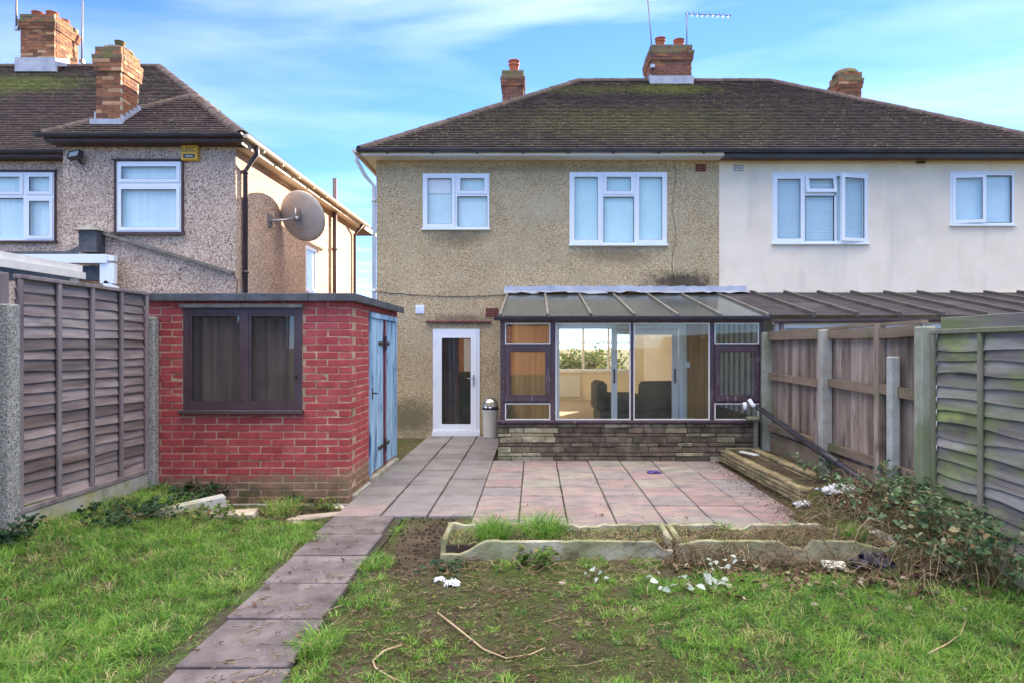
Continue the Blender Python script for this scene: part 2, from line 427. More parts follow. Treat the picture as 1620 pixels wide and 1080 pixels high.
MT['black_gutter'] = mk('dark_gutter', [(.3, (.035, .028, .036)), (.7, (.075, .062, .078))], 3, 5, rough=.42, bump=.05, spec=.45)
MT['brown_gutter'] = mk('brown_gutter', [(.3, (.10, .065, .07)), (.7, (.17, .115, .12))], 3, 5, rough=.5, bump=.05)
MT['brown_trim'] = mk('brown_trim', [(.3, (.065, .04, .04)), (.7, (.11, .07, .065))], 6, 5, rough=.6, bump=.1)
MT['brown_frame'] = mk('brown_frame_paint', [(.3, (.050, .030, .036)), (.7, (.095, .062, .072))], 9, 6, rough=.5, bump=.15, layers=[((.30, .27, .30), 13, .60, .72, (1, 1, .35), .7)], spec=.4)
MT['brown_smooth'] = mk('brown_frame_smooth', [(.3, (.060, .036, .042)), (.7, (.085, .055, .062))], 4, 5, rough=.45, bump=.03, spec=.4)
MT['blue_paint'] = mk('flaking_blue_paint', [(.25, (.17, .33, .50)), (.5, (.31, .49, .64)), (.75, (.52, .67, .77))], 9, 7, stretch=(1, 1, .10), rough=.65, bump=.3, bscale=40,
    layers=[((.04, .10, .22), 6, .51, .62, (1, 1, .22), .9), ((.50, .60, .66), 16, .66, .74, (1, 1, .12), .7)])
MT['maroon'] = plain('maroon_paint', (.20, .045, .06), .6, .3, var=.2)
MT['iron'] = mk('black_iron', [(.3, (.03, .028, .03)), (.7, (.07, .055, .05))], 20, 4, rough=.6, bump=.2)
MT['felt'] = mk('roof_felt', [(.3, (.06, .062, .068)), (.7, (.12, .122, .13))], 7, 6, rough=.85, bump=.4, bscale=120, layers=[((.055, .05, .03), 3, .6, .75, (1, 1, 1), .6)])
MT['slat_purple'] = mk('weathered_slat', [(.28, (.085, .062, .060)), (.5, (.235, .184, .172)), (.72, (.42, .35, .325))], 5, 8, stretch=(1, .13, 1.6), rough=.9, bump=.6, bscale=28, rnd=.55,
    layers=[((.05, .033, .035), 3.2, .56, .74, (1, .3, 1.5), .7), ((.33, .29, .29), 7, .60, .78, (1, .10, 2), .55), ((.16, .10, .075), 2.0, .57, .72, (1, .5, 1), .6)])
MT['slat_green'] = mk('algae_slat', [(.28, (.08, .072, .065)), (.5, (.215, .195, .18)), (.72, (.38, .35, .33))], 5, 8, stretch=(1, .13, 1.6), rough=.9, bump=.6, bscale=28, rnd=.55,
    layers=[((.05, .04, .04), 3.2, .58, .76, (1, .3, 1.5), .6), ((.16, .20, .065), 2.1, .42, .62, (1, .55, 1.3), .85), ((.30, .36, .11), 3.0, .55, .70, (1, .5, 1.3), .85)])
MT['batten'] = mk('batten_wood', [(.3, (.15, .12, .12)), (.7, (.33, .275, .265))], 6, 7, stretch=(1, 1, .15), rough=.9, bump=.3, bscale=40, rnd=.2)
MT['batten_green'] = mk('batten_algae', [(.3, (.16, .15, .115)), (.7, (.27, .25, .19))], 6, 7, stretch=(1, 1, .2), rough=.9, bump=.3, bscale=40, layers=[((.13, .165, .065), 3, .45, .65, (1, 1, .6), .8)])
MT['board_brown'] = mk('feather_board', [(.28, (.095, .066, .05)), (.5, (.25, .19, .15)), (.72, (.44, .36, .31))], 7, 8, stretch=(1, 1, .12), rough=.92, bump=.6, bscale=36, rnd=.6,
    layers=[((.055, .038, .03), 6, .58, .72, (1, 1, .35), .75), ((.38, .33, .30), 8, .62, .78, (1, 1, .18), .6), ((.10, .12, .045), 1.8, .60, .78, (1, 1, 1), .6)])
MT['rail_brown'] = mk('fence_rail', [(.3, (.14, .10, .07)), (.7, (.30, .225, .165))], 6, 7, stretch=(1, .15, 1), rough=.92, bump=.4, bscale=40, layers=[((.09, .11, .04), 2.2, .52, .70, (1, 1, 1), .7)])
MT['concrete'] = mk('concrete', [(.3, (.29, .27, .23)), (.7, (.43, .41, .36))], 6, 8, rough=.92, bump=.4, bscale=90, layers=[((.21, .22, .11), 2.1, .52, .70, (1, 1, 1), .65), ((.09, .085, .07), 5, .62, .8, (1, 1, 1), .6)])
MT['gravel_board'] = mk('gravel_board_concrete', [(.3, (.36, .35, .31)), (.7, (.50, .49, .45))], 5, 8, rough=.92, bump=.35, bscale=80, layers=[((.34, .29, .07), 1.9, .47, .60, (1, .8, 1.2), .8), ((.16, .18, .07), 3.0, .54, .68, (1, 1, 1), .8)])
MT['aggregate'] = render_mat('exposed_aggregate', (.22, .205, .18), (.36, .34, .30), (.50, .475, .43), (.10, .095, .08), 85)
MT['concrete_pale'] = mk('pale_concrete', [(.3, (.33, .33, .30)), (.7, (.47, .47, .43))], 7, 7, rough=.9, bump=.3, bscale=80, layers=[((.16, .15, .13), 6, .60, .78, (1, 1, .4), .6)])
MT['post_green'] = mk('green_concrete', [(.3, (.24, .25, .19)), (.7, (.37, .37, .30))], 7, 7, rough=.92, bump=.4, bscale=80, layers=[((.15, .19, .085), 2.4, .46, .62, (1, 1, .7), .75)])
MT['trough'] = mk('mossy_concrete', [(.3, (.36, .33, .23)), (.7, (.56, .52, .41))], 5, 8, rough=.93, bump=.7, bscale=45, bdist=.01, layers=[((.20, .205, .075), 2.6, .42, .60, (1, 1, 1), .75), ((.09, .075, .045), 3.2, .53, .68, (1, 1, 1.6), .85), ((.58, .54, .42), 7, .62, .76, (1, 1, 1), .6)])
MT['slab'] = mk('paving_slab', [(.25, (.80, .80, .80)), (.75, (1.08, 1.08, 1.08))], 5, 8, rough=.86, bump=.35, bscale=110,
    rndcols=[(0, (.31, .21, .20)), (.17, (.34, .235, .225)), (.34, (.27, .245, .24)), (.52, (.35, .245, .23)), (.68, (.32, .295, .25)), (.84, (.35, .25, .235)), (1, (.24, .215, .22))],
    layers=[((.17, .16, .165), 3.2, .44, .64, (1, 1.6, 1), .75), ((.36, .36, .26), 2.7, .55, .75, (1, 1, 1), .45), ((.09, .08, .075), 26, .64, .74, (1, 1, 1), .55)])
MT['slab_grey'] = mk('grey_paving_slab', [(.25, (.80, .80, .80)), (.75, (1.10, 1.10, 1.10))], 5, 8, rough=.86, bump=.35, bscale=110,
    rndcols=[(0, (.215, .195, .195)), (.35, (.26, .235, .23)), (.7, (.235, .21, .22)), (1, (.30, .275, .255))],
    layers=[((.13, .115, .115), 1.7, .50, .70, (1, 1, 1), .6), ((.32, .29, .24), 2.4, .58, .76, (1, 1, 1), .5), ((.075, .065, .06), 26, .63, .73, (1, 1, 1), .55)])
MT['slab_path'] = mk('path_slab', [(.28, (.085, .07, .074)), (.5, (.16, .132, .137)), (.74, (.26, .22, .215))], 3.4, 9, rough=.88, bump=.45, bscale=70, rnd=.2,
    layers=[((.085, .075, .05), 2.2, .56, .74, (1, 1, 1), .6), ((.42, .37, .28), 30, .66, .72, (1, 1, 1), .8), ((.05, .04, .035), 16, .66, .74, (1, 1, 1), .7)])
MT['joint'] = mk('joint_dirt', [(.3, (.035, .028, .02)), (.7, (.08, .07, .045))], 14, 6, bump=.5, layers=[((.055, .085, .025), 2.5, .52, .68)])
MT['stone'] = mk('walling_stone', [(.25, (.15, .125, .075)), (.5, (.28, .245, .155)), (.75, (.44, .40, .29))], 8, 8, rough=.93, bump=.8, bscale=30, bdist=.014, rnd=.7,
    layers=[((.19, .23, .10), 3, .54, .68, (1, 1, 1), .7), ((.05, .042, .03), 5, .53, .68, (1, 1, 1), .75)])
MT['stone_dark'] = mk('stained_stone', [(.25, (.06, .044, .032)), (.5, (.125, .095, .068)), (.75, (.24, .195, .14))], 7, 8, rough=.93, bump=.8, bscale=30, bdist=.014, rnd=.7, layers=[((.20, .18, .13), 5, .60, .74, (1, 1, 1), .6), ((.09, .11, .045), 3, .56, .72, (1, 1, 1), .6)])
MT['stone_bed'] = mk('bed_stone', [(.25, (.17, .13, .07)), (.5, (.28, .225, .125)), (.75, (.38, .32, .19))], 8, 8, rough=.93, bump=.7, bscale=34, bdist=.012, rnd=.4,
    layers=[((.075, .06, .035), 3, .55, .72, (1, 1, 1), .7), ((.13, .16, .06), 3, .56, .70, (1, 1, 1), .6)])
MT['stone_core'] = mk('wall_core', [(.3, (.05, .04, .03)), (.7, (.12, .10, .07))], 12, 5, bump=.4)
MT['pine'] = mk('pine_board', [(.25, (.33, .17, .06)), (.5, (.46, .26, .10)), (.75, (.58, .36, .16))], 6, 8, stretch=(1, 1, .07), rough=.6, bump=.1, bscale=40, rnd=.25, layers=[((.13, .055, .018), 6.5, .70, .74, (1, 1, .8), .85)])
MT['cream_wall'] = plain('cream_wall', (.90, .85, .73), .85, .2, var=.03)
MT['ceiling'] = plain('ceiling_white', (.90, .89, .86), .9, .2, var=.02)
MT['carpet'] = mk('carpet', [(.3, (.40, .34, .27)), (.7, (.48, .41, .33))], 20, 5, rough=.95, bump=.4, bscale=200)
MT['dark_room'] = plain('dark_room', (.20, .14, .10), .9, .2)
MT['grey_room'] = plain('grey_room', (.36, .37, .40), .9, .2)
MT['curtain'] = mk('curtain', [(.3, (.64, .80, .82)), (.7, (.80, .92, .92))], 3.2, 4, stretch=(4, 1, .12), rough=.9, bump=.6, bscale=9, bdist=.03, bstretch=(1.5, 1, .02))
MT['blind_blue'] = plain('roller_blind', (.68, .88, .88), .9, .2, var=.03)
MT['blind_cream'] = plain('cream_blind', (.74, .89, .87), .9, .2, var=.03)
MT['slat_blind'] = plain('slatted_blind', (.66, .82, .88), .6, .3, var=.04)
MT['reflection_sheet'] = mk('shed_reflection_brown', [(.3, (.115, .085, .075)), (.7, (.20, .15, .13))], 2.5, 5, stretch=(5, 1, .25), rough=.95, bump=.4, bscale=8, bdist=.03)  # brown tone stands in for reflections on the shed panes
MT['sofa'] = mk('grey_fabric', [(.3, (.085, .09, .105)), (.7, (.13, .135, .155))], 8, 5, rough=.95, bump=.3, bscale=220)
MT['glass'] = glass_mat('window_glass')
MT['glass_dirty'] = glass_mat('dirty_glass', (.965, .97, .955), .022, (.45, .42, .36))
MT['glass_dark'] = glass_mat('grimy_glass', (.92, .91, .90), .04, (.30, .28, .26))
def _poly():
    k = NT('roof_sheet_clear')
    df = k.n('ShaderNodeBsdfDiffuse'); tl = k.n('ShaderNodeBsdfTranslucent'); tr = k.n('ShaderNodeBsdfTransparent'); gl = k.n('ShaderNodeBsdfGlossy')
    c = k.ramp(k.noise(2.5, 7, .7), [(.3, (.20, .24, .25)), (.55, (.34, .39, .39)), (.8, (.52, .55, .52))])
    blk = k.ramp(k.noise(13, 3, .5, off=(3, 1, 1)), [(.70, 0), (.73, 1)])
    c = k.mix(blk, c, (.03, .03, .025))
    k.l(c, df.inputs[0]); k.l(c, tl.inputs[0]); tr.inputs[0].default_value = (.84, .90, .90, 1); gl.inputs['Roughness'].default_value = .15
    a = k.n('ShaderNodeMixShader'); a.inputs[0].default_value = .45; k.l(df.outputs[0], a.inputs[1]); k.l(tl.outputs[0], a.inputs[2])
    b = k.n('ShaderNodeMixShader'); b.inputs[0].default_value = .62; k.l(a.outputs[0], b.inputs[1]); k.l(tr.outputs[0], b.inputs[2])
    fr = k.n('ShaderNodeFresnel'); fr.inputs[0].default_value = 1.45
    d = k.n('ShaderNodeMixShader'); k.l(fr.outputs[0], d.inputs[0]); k.l(b.outputs[0], d.inputs[1]); k.l(gl.outputs[0], d.inputs[2])
    k.l(d.outputs[0], k.out.inputs[0]); return k.mat
MT['sheet'] = _poly()
MT['sheet_dark'] = mk('roof_sheet_dark', [(.3, (.026, .021, .025)), (.7, (.058, .047, .052))], 3, 7, rough=.75, bump=.1, layers=[((.12, .11, .115), 1.2, .56, .76, (1, 1, 1), .6), ((.03, .026, .022), 13, .70, .73)], spec=.25)
MT['bar_wood'] = mk('glazing_bar', [(.3, (.13, .115, .095)), (.7, (.26, .235, .195))], 8, 6, stretch=(1, .2, 1), rough=.85, bump=.3, layers=[((.06, .05, .04), 5, .58, .7)])
MT['bar_dark'] = mk('dark_glazing_bar', [(.3, (.075, .065, .055)), (.7, (.17, .15, .12))], 8, 6, stretch=(1, .2, 1), rough=.9, bump=.3)
MT['air_brick'] = mk('terracotta_airbrick', [(.3, (.22, .07, .05)), (.7, (.31, .11, .08))], 8, 5, bump=.2)
MT['tile_red'] = mk('red_tile', [(.3, (.17, .06, .05)), (.7, (.28, .11, .09))], 9, 5, bump=.3, layers=[((.09, .075, .06), 5, .6, .75)])
MT['black_hole'] = plain('vent_hole', (.02, .018, .016), .9, .1)
MT['chrome'] = plain('chrome', (.72, .72, .74), .12, .5, 1.0, var=.02)
MT['cream_bin'] = mk('cream_enamel', [(.3, (.62, .58, .50)), (.7, (.70, .66, .58))], 4, 5, rough=.35, bump=0, layers=[((.30, .22, .14), 7, .68, .78, (1, 1, 1), .6)], spec=.5)
MT['dish'] = mk('dish_grey', [(.3, (.50, .46, .43)), (.7, (.60, .56, .52))], 4, 6, rough=.5, bump=.03, layers=[((.22, .17, .13), 9, .66, .74, (1, 1, 1), .6)])
MT['galv'] = plain('galvanised_steel', (.42, .43, .46), .4, .5, .8, var=.12)
MT['yellow'] = plain('yellow_plastic', (.70, .40, .035), .45, .4, var=.05)
MT['print_black'] = plain('black_print', (.03, .03, .035), .6, .3)
MT['print_white'] = plain('white_print', (.65, .65, .65), .6, .3)
MT['lamp_glass'] = plain('lamp_lens', (.40, .45, .45), .15, .6, var=.15)
MT['aerial'] = plain('aerial_metal', (.20, .18, .18), .5, .4, .5)
MT['pipe'] = mk('black_pipe', [(.3, (.020, .018, .024)), (.7, (.045, .04, .05))], 5, 5, rough=.38, bump=.05, spec=.45, layers=[((.14, .12, .11), 5, .62, .8, (1, 1, 1), .5)])
MT['litter'] = mk('white_tissue', [(.3, (.66, .67, .74)), (.7, (.82, .82, .87))], 9, 4, rough=.9, bump=.3)
MT['card'] = mk('white_card', [(.3, (.62, .60, .52)), (.7, (.74, .72, .64))], 6, 4, rough=.8, bump=.1)
MT['bag'] = mk('black_polythene', [(.3, (.018, .017, .028)), (.7, (.045, .04, .06))], 9, 4, rough=.28, bump=.5, bscale=26, bdist=.02, spec=.5)
MT['purple'] = plain('purple_rubber', (.10, .06, .32), .5, .4, var=.15)
MT['bark'] = mk('pale_twig', [(.3, (.34, .24, .13)), (.7, (.52, .40, .25))], 12, 5, bump=.2, rough=.85)
MT['stem'] = mk('bramble_stem', [(.3, (.12, .085, .04)), (.7, (.24, .18, .09))], 9, 5, bump=.1)
MT['soil'] = mk('soil', [(.25, (.028, .020, .015)), (.5, (.062, .046, .035)), (.8, (.115, .088, .068))], 5, 9, rough=.97, bump=.9, bscale=28, bdist=.03, layers=[((.18, .145, .11), 22, .66, .74, (1, 1, 1), .6)])
MT['rubble'] = mk('rubble', [(.3, (.36, .28, .21)), (.7, (.52, .45, .37))], 7, 7, rough=.93, bump=.5, bscale=50, rnd=.4)
MT['grass'] = foliage_mat('grass_blade', [(0, (.045, .115, .03)), (.25, (.10, .25, .05)), (.45, (.19, .38, .05)), (.65, (.30, .50, .075)), (.80, (.38, .55, .16)), (.86, (.46, .39, .17)), (1, (.62, .49, .28))])
MT['weed'] = foliage_mat('weed_leaf', [(0, (.045, .09, .02)), (.4, (.10, .18, .032)), (.75, (.19, .26, .05)), (.92, (.28, .25, .09)), (1, (.30, .19, .09))])
MT['bramble'] = foliage_mat('bramble_leaf', [(0, (.045, .085, .035)), (.45, (.11, .19, .085)), (.75, (.24, .32, .17)), (.88, (.36, .38, .22)), (1, (.34, .22, .10))])
MT['ivy'] = foliage_mat('ivy_leaf', [(0, (.015, .042, .02)), (.6, (.035, .085, .035)), (1, (.08, .14, .06))], .4)
MT['pale_leaf'] = foliage_mat('pale_leaf', [(0, (.30, .37, .29)), (.6, (.50, .55, .47)), (1, (.64, .67, .60))], .6, .25)
MT['dead'] = foliage_mat('dead_stem', [(0, (.10, .062, .035)), (.5, (.26, .18, .10)), (1, (.46, .35, .21))], .9, .15)
MT['leaf_dead'] = foliage_mat('fallen_leaf', [(0, (.07, .036, .026)), (.45, (.16, .075, .055)), (.75, (.26, .18, .12)), (1, (.44, .38, .30))], .85, .15)
MT['tree_leaf'] = foliage_mat('tree_leaf', [(0, (.03, .06, .015)), (.6, (.08, .13, .03)), (1, (.18, .18, .06))])
MT['far_brick'] = mk('far_brick', [(.3, (.36, .14, .06)), (.7, (.46, .20, .09))], 5, 5, bump=.2)
MT['tarmac'] = plain('tarmac', (.06, .06, .062), .9, .2, var=.2)
# ------------------------------------------------------------------ ground
def smooth(a, b, x):
    t = np.clip((x - a) / (b - a), 0, 1); return t * t * (3 - 2 * t)
_ph = rng.uniform(0, 6.28, (14,)); _kx = rng.normal(0, 3.2, (14,)); _ky = rng.normal(0, 3.2, (14,))
def wob(x, y):
    s = 0
    for i in range(14): s = s + np.sin(_kx[i] * x + _ky[i] * y + _ph[i])
    return s / 14
def height(x, y):
    x = np.asarray(x, dtype=float); y = np.asarray(y, dtype=float)
    h = -.022 + .03 * wob(x, y) + .012 * wob(x * 4.1 + 3, y * 4.1)
    h = h + .19 * smooth(-2.5, -4.0, x) * (1 - smooth(6.3, 6.75, y) * smooth(-4.0, -3.5, x)) * smooth(3.0, 4.6, y)
    h = h - .03 * smooth(6.2, 6.7, y) * smooth(-3.9, -3.4, x) * (x < -1.9)
    m = smooth(2.35, 3.25, x) * smooth(4.3, 5.6, y)
    h = h + .27 * m
    h = np.where((x > 2.84) & (y > 6.85), .12 + .05 * wob(x * 2, y * 2) + .05, h)
    flat = (((x > -2.0) & (x < -1.28) & (y < 6.42)) | ((x > -2.0) & (y > 6.36) & (x < 2.80)) | ((x > -.62) & (x < 2.45) & (y > 5.86)) | (y > 9.3) | ((x > -4.4) & (x < -2.0) & (y > 7.0)))
    return np.where(flat, -.055, h)
def grid_axis(lo, hi, step, far):
    a = list(np.arange(lo, hi + 1e-6, step)); s = step; p = lo; out = []
    while p > -far: s *= 1.5; p -= s; out.append(p)
    b = out[::-1]; s = step; p = hi; out = []
    while p < far: s *= 1.5; p += s; out.append(p)
    return np.array(b + a + out)
gx = grid_axis(-4.4, 3.7, .05, 500); gy = grid_axis(1.6, 9.6, .05, 500)
GX, GY = np.meshgrid(gx, gy); GZ = height(GX, GY)
V = np.stack([GX.ravel(), GY.ravel(), GZ.ravel()], 1)
nx, ny = len(gx), len(gy)
ii, jj = np.meshgrid(np.arange(nx - 1), np.arange(ny - 1)); b0 = (jj * nx + ii).ravel()
def ground_mat():
    k = NT('garden_ground')
    soil = k.ramp(k.noise(4, 9, .65), [(.3, (.06, .042, .03)), (.55, (.13, .095, .068)), (.8, (.21, .16, .12))])
    moss = k.ramp(k.noise(16, 6, .7, off=(3, 0, 0)), [(.3, (.045, .07, .018)), (.6, (.11, .15, .035)), (.8, (.18, .21, .05))])
    f = k.ramp(k.noise(2.2, 8, .7, off=(1, 4, 0)), [(.40, 0), (.60, .9)])
    gg = k.n('ShaderNodeNewGeometry'); sp = k.n('ShaderNodeSeparateXYZ'); k.l(gg.outputs['Position'], sp.inputs[0])
    c = k.mix(f, soil, moss)
    for cx, cy, rx, ry in ((-.88, 5.5, .42, 1.05), (-2.6, 6.55, .75, .30), (3.1, 8.0, .35, 1.4)):      # trodden or dug bare earth
        dx = k.math('DIVIDE', k.math('SUBTRACT', sp.outputs[0], cx), rx); dy = k.math('DIVIDE', k.math('SUBTRACT', sp.outputs[1], cy), ry)
        d = k.math('ADD', k.math('SQRT', k.math('ADD', k.math('MULTIPLY', dx, dx), k.math('MULTIPLY', dy, dy))), k.math('MULTIPLY', k.math('SUBTRACT', k.noise(6, 7, .75, off=(2, 9, 4)), .5), 1.5))
        c = k.mix(k.ramp(d, [(.6, .95), (1.1, 0)]), c, soil)
    c = k.mix(k.ramp(k.noise(45, 4, .6), [(.66, 0), (.72, .8)]), c, (.22, .17, .11))
    k.principled(c, .97, k.bump(k.noise(38, 8, .75), 1.0, .035), .1)
    return k.mat
gme = np_mesh('ground', V, np.stack([b0, b0 + 1, b0 + nx + 1, b0 + nx], 1), np.zeros((0, 3), int), ground_mat())
gme.polygons.foreach_set('use_smooth', [True] * len(gme.polygons))
structure(link('ground', gme))

# ------------------------------------------------------------------ patio and path
patio = MB().box(-1.985, -.61, 6.37, 12.12, -.05, -.022).box(-.609, 2.70, 5.90, 9.44, -.05, -.0225).build('patio', MT['joint'])
structure(patio)
slab_me = {}
def slab(parent, x0, x1, y0, y1, mat, name='paving_slab', th=.04, dz=None):
    key = (round(x1 - x0, 2), round(y1 - y0, 2), mat)
    if key not in slab_me:
        w, d = key[0] / 2, key[1] / 2
        slab_me[key] = MB().cbox(-w, w, -d, d, -th, 0, .006).mesh('paving_slab', MT[mat])
    o = link(name, slab_me[key], parent, ((x0 + x1) / 2 + random.uniform(-.002, .002), (y0 + y1) / 2 + random.uniform(-.002, .002), random.uniform(-.004, .004) if dz is None else dz),
             (R(random.uniform(-.5, .5)), R(random.uniform(-.5, .5)), R(random.uniform(-.5, .5))))
    return o
g = .013
xs = [-.6, -.147, .317, .78, 1.245, 1.71, 2.17, 2.63]
ys = [5.885 + .4475 * i for i in range(9)]
for i in range(len(xs) - 1):
    for j in range(8):
        y1 = ys[j + 1] - g
        if j == 7: y1 = 9.43
        slab(patio, xs[i] + g / 2, xs[i + 1] - g / 2, ys[j], y1, 'slab')
for c, x0 in enumerate((-1.975, -1.512, -1.052)):
    off = (0, .12, 0)[c]; y = 6.36
    first = True
    while y < 12.1:
        y1 = y + (.45 + (off if first else 0)); first = False
        slab(patio, x0 + g / 2, x0 + .457 - g / 2, y, min(y1 - g, 12.12), 'slab' if y < 6.7 and c != 1 else 'slab_grey'); y = y1
path = MB().box(-2.0, -1.29, 0.0, 6.35, -.055, -.026).build('garden_path', MT['joint'])
structure(path)
py_ = 6.352
for i in range(9):
    y1 = py_ - .598; yc = (py_ + y1) / 2; xc = -1.665 + (6.2 - yc) * .035
    slab(path, xc - .297, xc + .297, y1 + .007, py_ - .007, 'slab_path', dz=random.uniform(-.008, .004)); py_ = y1

# ------------------------------------------------------------------ building helpers
def wall_holes(mb, x0, x1, z0, z1, y, th, holes, mi=0, mi_in=None, flip=None):
    """vertical wall in the xz plane at y, thickness th (towards +y) with real openings"""
    if mi_in is None: mi_in = mi
    X = sorted({x0, x1, *[h[0] for h in holes], *[h[1] for h in holes]}); Z = sorted({z0, z1, *[h[2] for h in holes], *[h[3] for h in holes]})
    X = [a for a in X if x0 <= a <= x1]; Z = [a for a in Z if z0 <= a <= z1]
    T = flip or (lambda x, yy, z: (x, yy, z))
    def solid(i, j):
        if i < 0 or j < 0 or i >= len(X) - 1 or j >= len(Z) - 1: return None
        cx, cz = (X[i] + X[i + 1]) / 2, (Z[j] + Z[j + 1]) / 2
        return not any(h[0] < cx < h[1] and h[2] < cz < h[3] for h in holes)
    for i in range(len(X) - 1):
        for j in range(len(Z) - 1):
            if not solid(i, j): continue
            a, b, c, d = X[i], X[i + 1], Z[j], Z[j + 1]
            q = lambda pts, m: mb.add([T(*p) for p in pts], [(0, 1, 2, 3)], m)
            q([(a, y, c), (b, y, c), (b, y, d), (a, y, d)], mi)
            q([(b, y + th, c), (a, y + th, c), (a, y + th, d), (b, y + th, d)], mi_in)
            if solid(i - 1, j) is not True: q([(a, y + th, c), (a, y, c), (a, y, d), (a, y + th, d)], mi)
            if solid(i + 1, j) is not True: q([(b, y, c), (b, y + th, c), (b, y + th, d), (b, y, d)], mi)
            if solid(i, j - 1) is not True: q([(a, y, c), (a, y + th, c), (b, y + th, c), (b, y, c)], mi)
            if solid(i, j + 1) is not True: q([(a, y, d), (b, y, d), (b, y + th, d), (a, y + th, d)], mi)
    return mb

def frame_ring(mb, x0, x1, z0, z1, y0, y1, w, mi=0, wb=None, M=None):
    wb = wb or w
    mb.box(x0, x0 + w, y0, y1, z0, z1, mi, M); mb.box(x1 - w, x1, y0, y1, z0, z1, mi, M)
    mb.box(x0 + w, x1 - w, y0, y1, z1 - w, z1, mi, M); mb.box(x0 + w, x1 - w, y0, y1, z0, z0 + wb, mi, M)

def window(parent, rect, y, lights, sill=True, backing='blind_blue', back_y=.075, frame_mat='pvc', fw=.035, trim=None, head=None):
    """rect and lights in metres: lights = (x0, x1, z0, z1, kind, turn); kind casement / fixed; frame proud of the wall"""
    x0, x1, z0, z1 = rect
    mb = MB(); frame_ring(mb, x0, x1, z0, z1, y - .012, y + .06, fw)
    w = mb.build('window', MT[frame_mat], parent)
    for (a, b, c, d, kind, turn) in lights:
        if kind == 'bar':
            MB().box(a, b, y - .008, y + .055, c, d).build('mullion', MT[frame_mat], w); continue
        M = None
        if turn:
            hinge, ang = turn
            if hinge == 'right': P = Vector((b, y - .012, 0)); M = Matrix.Translation(P) @ Matrix.Rotation(R(ang), 4, 'Z') @ Matrix.Translation(-P)
            if hinge == 'left': P = Vector((a, y - .012, 0)); M = Matrix.Translation(P) @ Matrix.Rotation(R(-ang), 4, 'Z') @ Matrix.Translation(-P)
            if hinge == 'top': P = Vector((0, y - .012, d)); M = Matrix.Translation(P) @ Matrix.Rotation(R(-ang), 4, 'X') @ Matrix.Translation(-P)
        if kind == 'casement':
            cm = MB(); frame_ring(cm, a, b, c, d, y - .026, y + .03, .062, M=M); cs = cm.build('casement', MT[frame_mat], w)
            bm = MB(); frame_ring(bm, a + .06, b - .06, c + .06, d - .06, y - .019, y + .0, .007, M=M); bm.build('gasket', MT['print_black'], w)
            e = .058; yy = y - .004
        else:
            bm = MB(); frame_ring(bm, a + .001, b - .001, c + .001, d - .001, y + .006, y + .03, .007); bm.build('gasket', MT['print_black'], w)
            e = 0; yy = y + .018
        MB().box(a + e, b - e, yy, yy + .006, c + e, d - e, 0, M).build('pane', MT['glass'], w)
    if sill: MB().cbox(x0 - .02, x1 + .02, y - .07, y + .05, z0 - .035, z0 - .001, .006).build('sill', MT[frame_mat], w)
    if head: MB().box(x0 - .015, x1 + .015, y - .03, y + .02, z1 + .001, z1 + .03).build('head_trim', MT[head], w)
    if backing: MB().box(x0 + .03, x1 - .03, y + back_y, y + back_y + .012, z0 + .03, z1 - .03).build('blind', MT[backing], w)
    return w

def slope_tiles(mb, tint, O, U, Vd, pitch, run, Lf, Rf, gauge=.105, tw=.165, th=.024):
    """plain tiles on a roof slope; O eave origin, U along the eave, Vd horizontal run direction"""
    O, U, Vd = Vector(O), Vector(U), Vector(Vd); sl = math.sqrt(1 + pitch * pitch); g = gauge / sl; nrm = (Vector((0, 0, 1)) - Vd * pitch).normalized()
    n = int(run / g)
    for i in range(n + 1):
        t0 = i * g; t1 = min(t0 + g * 1.12, run); tm = min(t0 + g * .5, run)
        l, r = Lf(tm), Rf(tm)
        x = l - ((i % 2) * .5) * tw
        while x < r:
            a, b = max(x, l) + .002, min(x + tw, r) - .002
            x += tw
            if b - a < .01: continue
            lift = th + random.uniform(-.002, .003); sk = random.uniform(-.002, .002)
            p = lambda u, t, h: O + U * u + Vd * t + Vector((0, 0, t * pitch)) + nrm * h
            o = len(mb.v)
            mb.v += [tuple(p(a, t0, lift + sk)), tuple(p(b, t0, lift - sk)), tuple(p(b, t1, .004)), tuple(p(a, t1, .004)), tuple(p(a, t0 + .001, -.004)), tuple(p(b, t0 + .001, -.004))]
            for f in ((o, o + 1, o + 2, o + 3), (o + 4, o + 5, o + 1, o)): mb.f.append(f); mb.m.append(0); mb.sm.append(False)
            tint += [random.random()] * 6
def tiles_object(name, parent, mat, slopes):
    mb = MB(); tint = []
    for s in slopes: slope_tiles(mb, tint, *s)
    me = mb.mesh(name, MT[mat])
    a = me.attributes.new('tint', 'FLOAT', 'POINT'); a.data.foreach_set('value', np.array(tint, dtype=np.float32))
    return stuff(link(name, me, parent))
def half_round(length, r):
    mb = MB(); n = 7; prof = [(math.cos(math.pi * k / (n - 1)), math.sin(math.pi * k / (n - 1))) for k in range(n)]
    vs = []
    for yy, rr in ((0, r * 1.03), (length, r * .96)):
        vs += [(c * rr, yy, s * rr) for c, s in prof] + [(c * (rr - .018), yy, s * (rr - .018)) for c, s in prof]
    fs = []; m = 2 * n
    for k in range(n - 1):
        fs += [(k, k + m, k + 1 + m, k + 1), (k + n, k + 1 + n, k + 1 + n + m, k + n + m), (k, k + 1, k + 1 + n, k + n), (k + m, k + n + m, k + 1 + n + m, k + 1 + m)]
    mb.add(vs, fs, 0); return mb
ridge_me = half_round(.40, .105).mesh('ridge_tile', MT['ridge'])
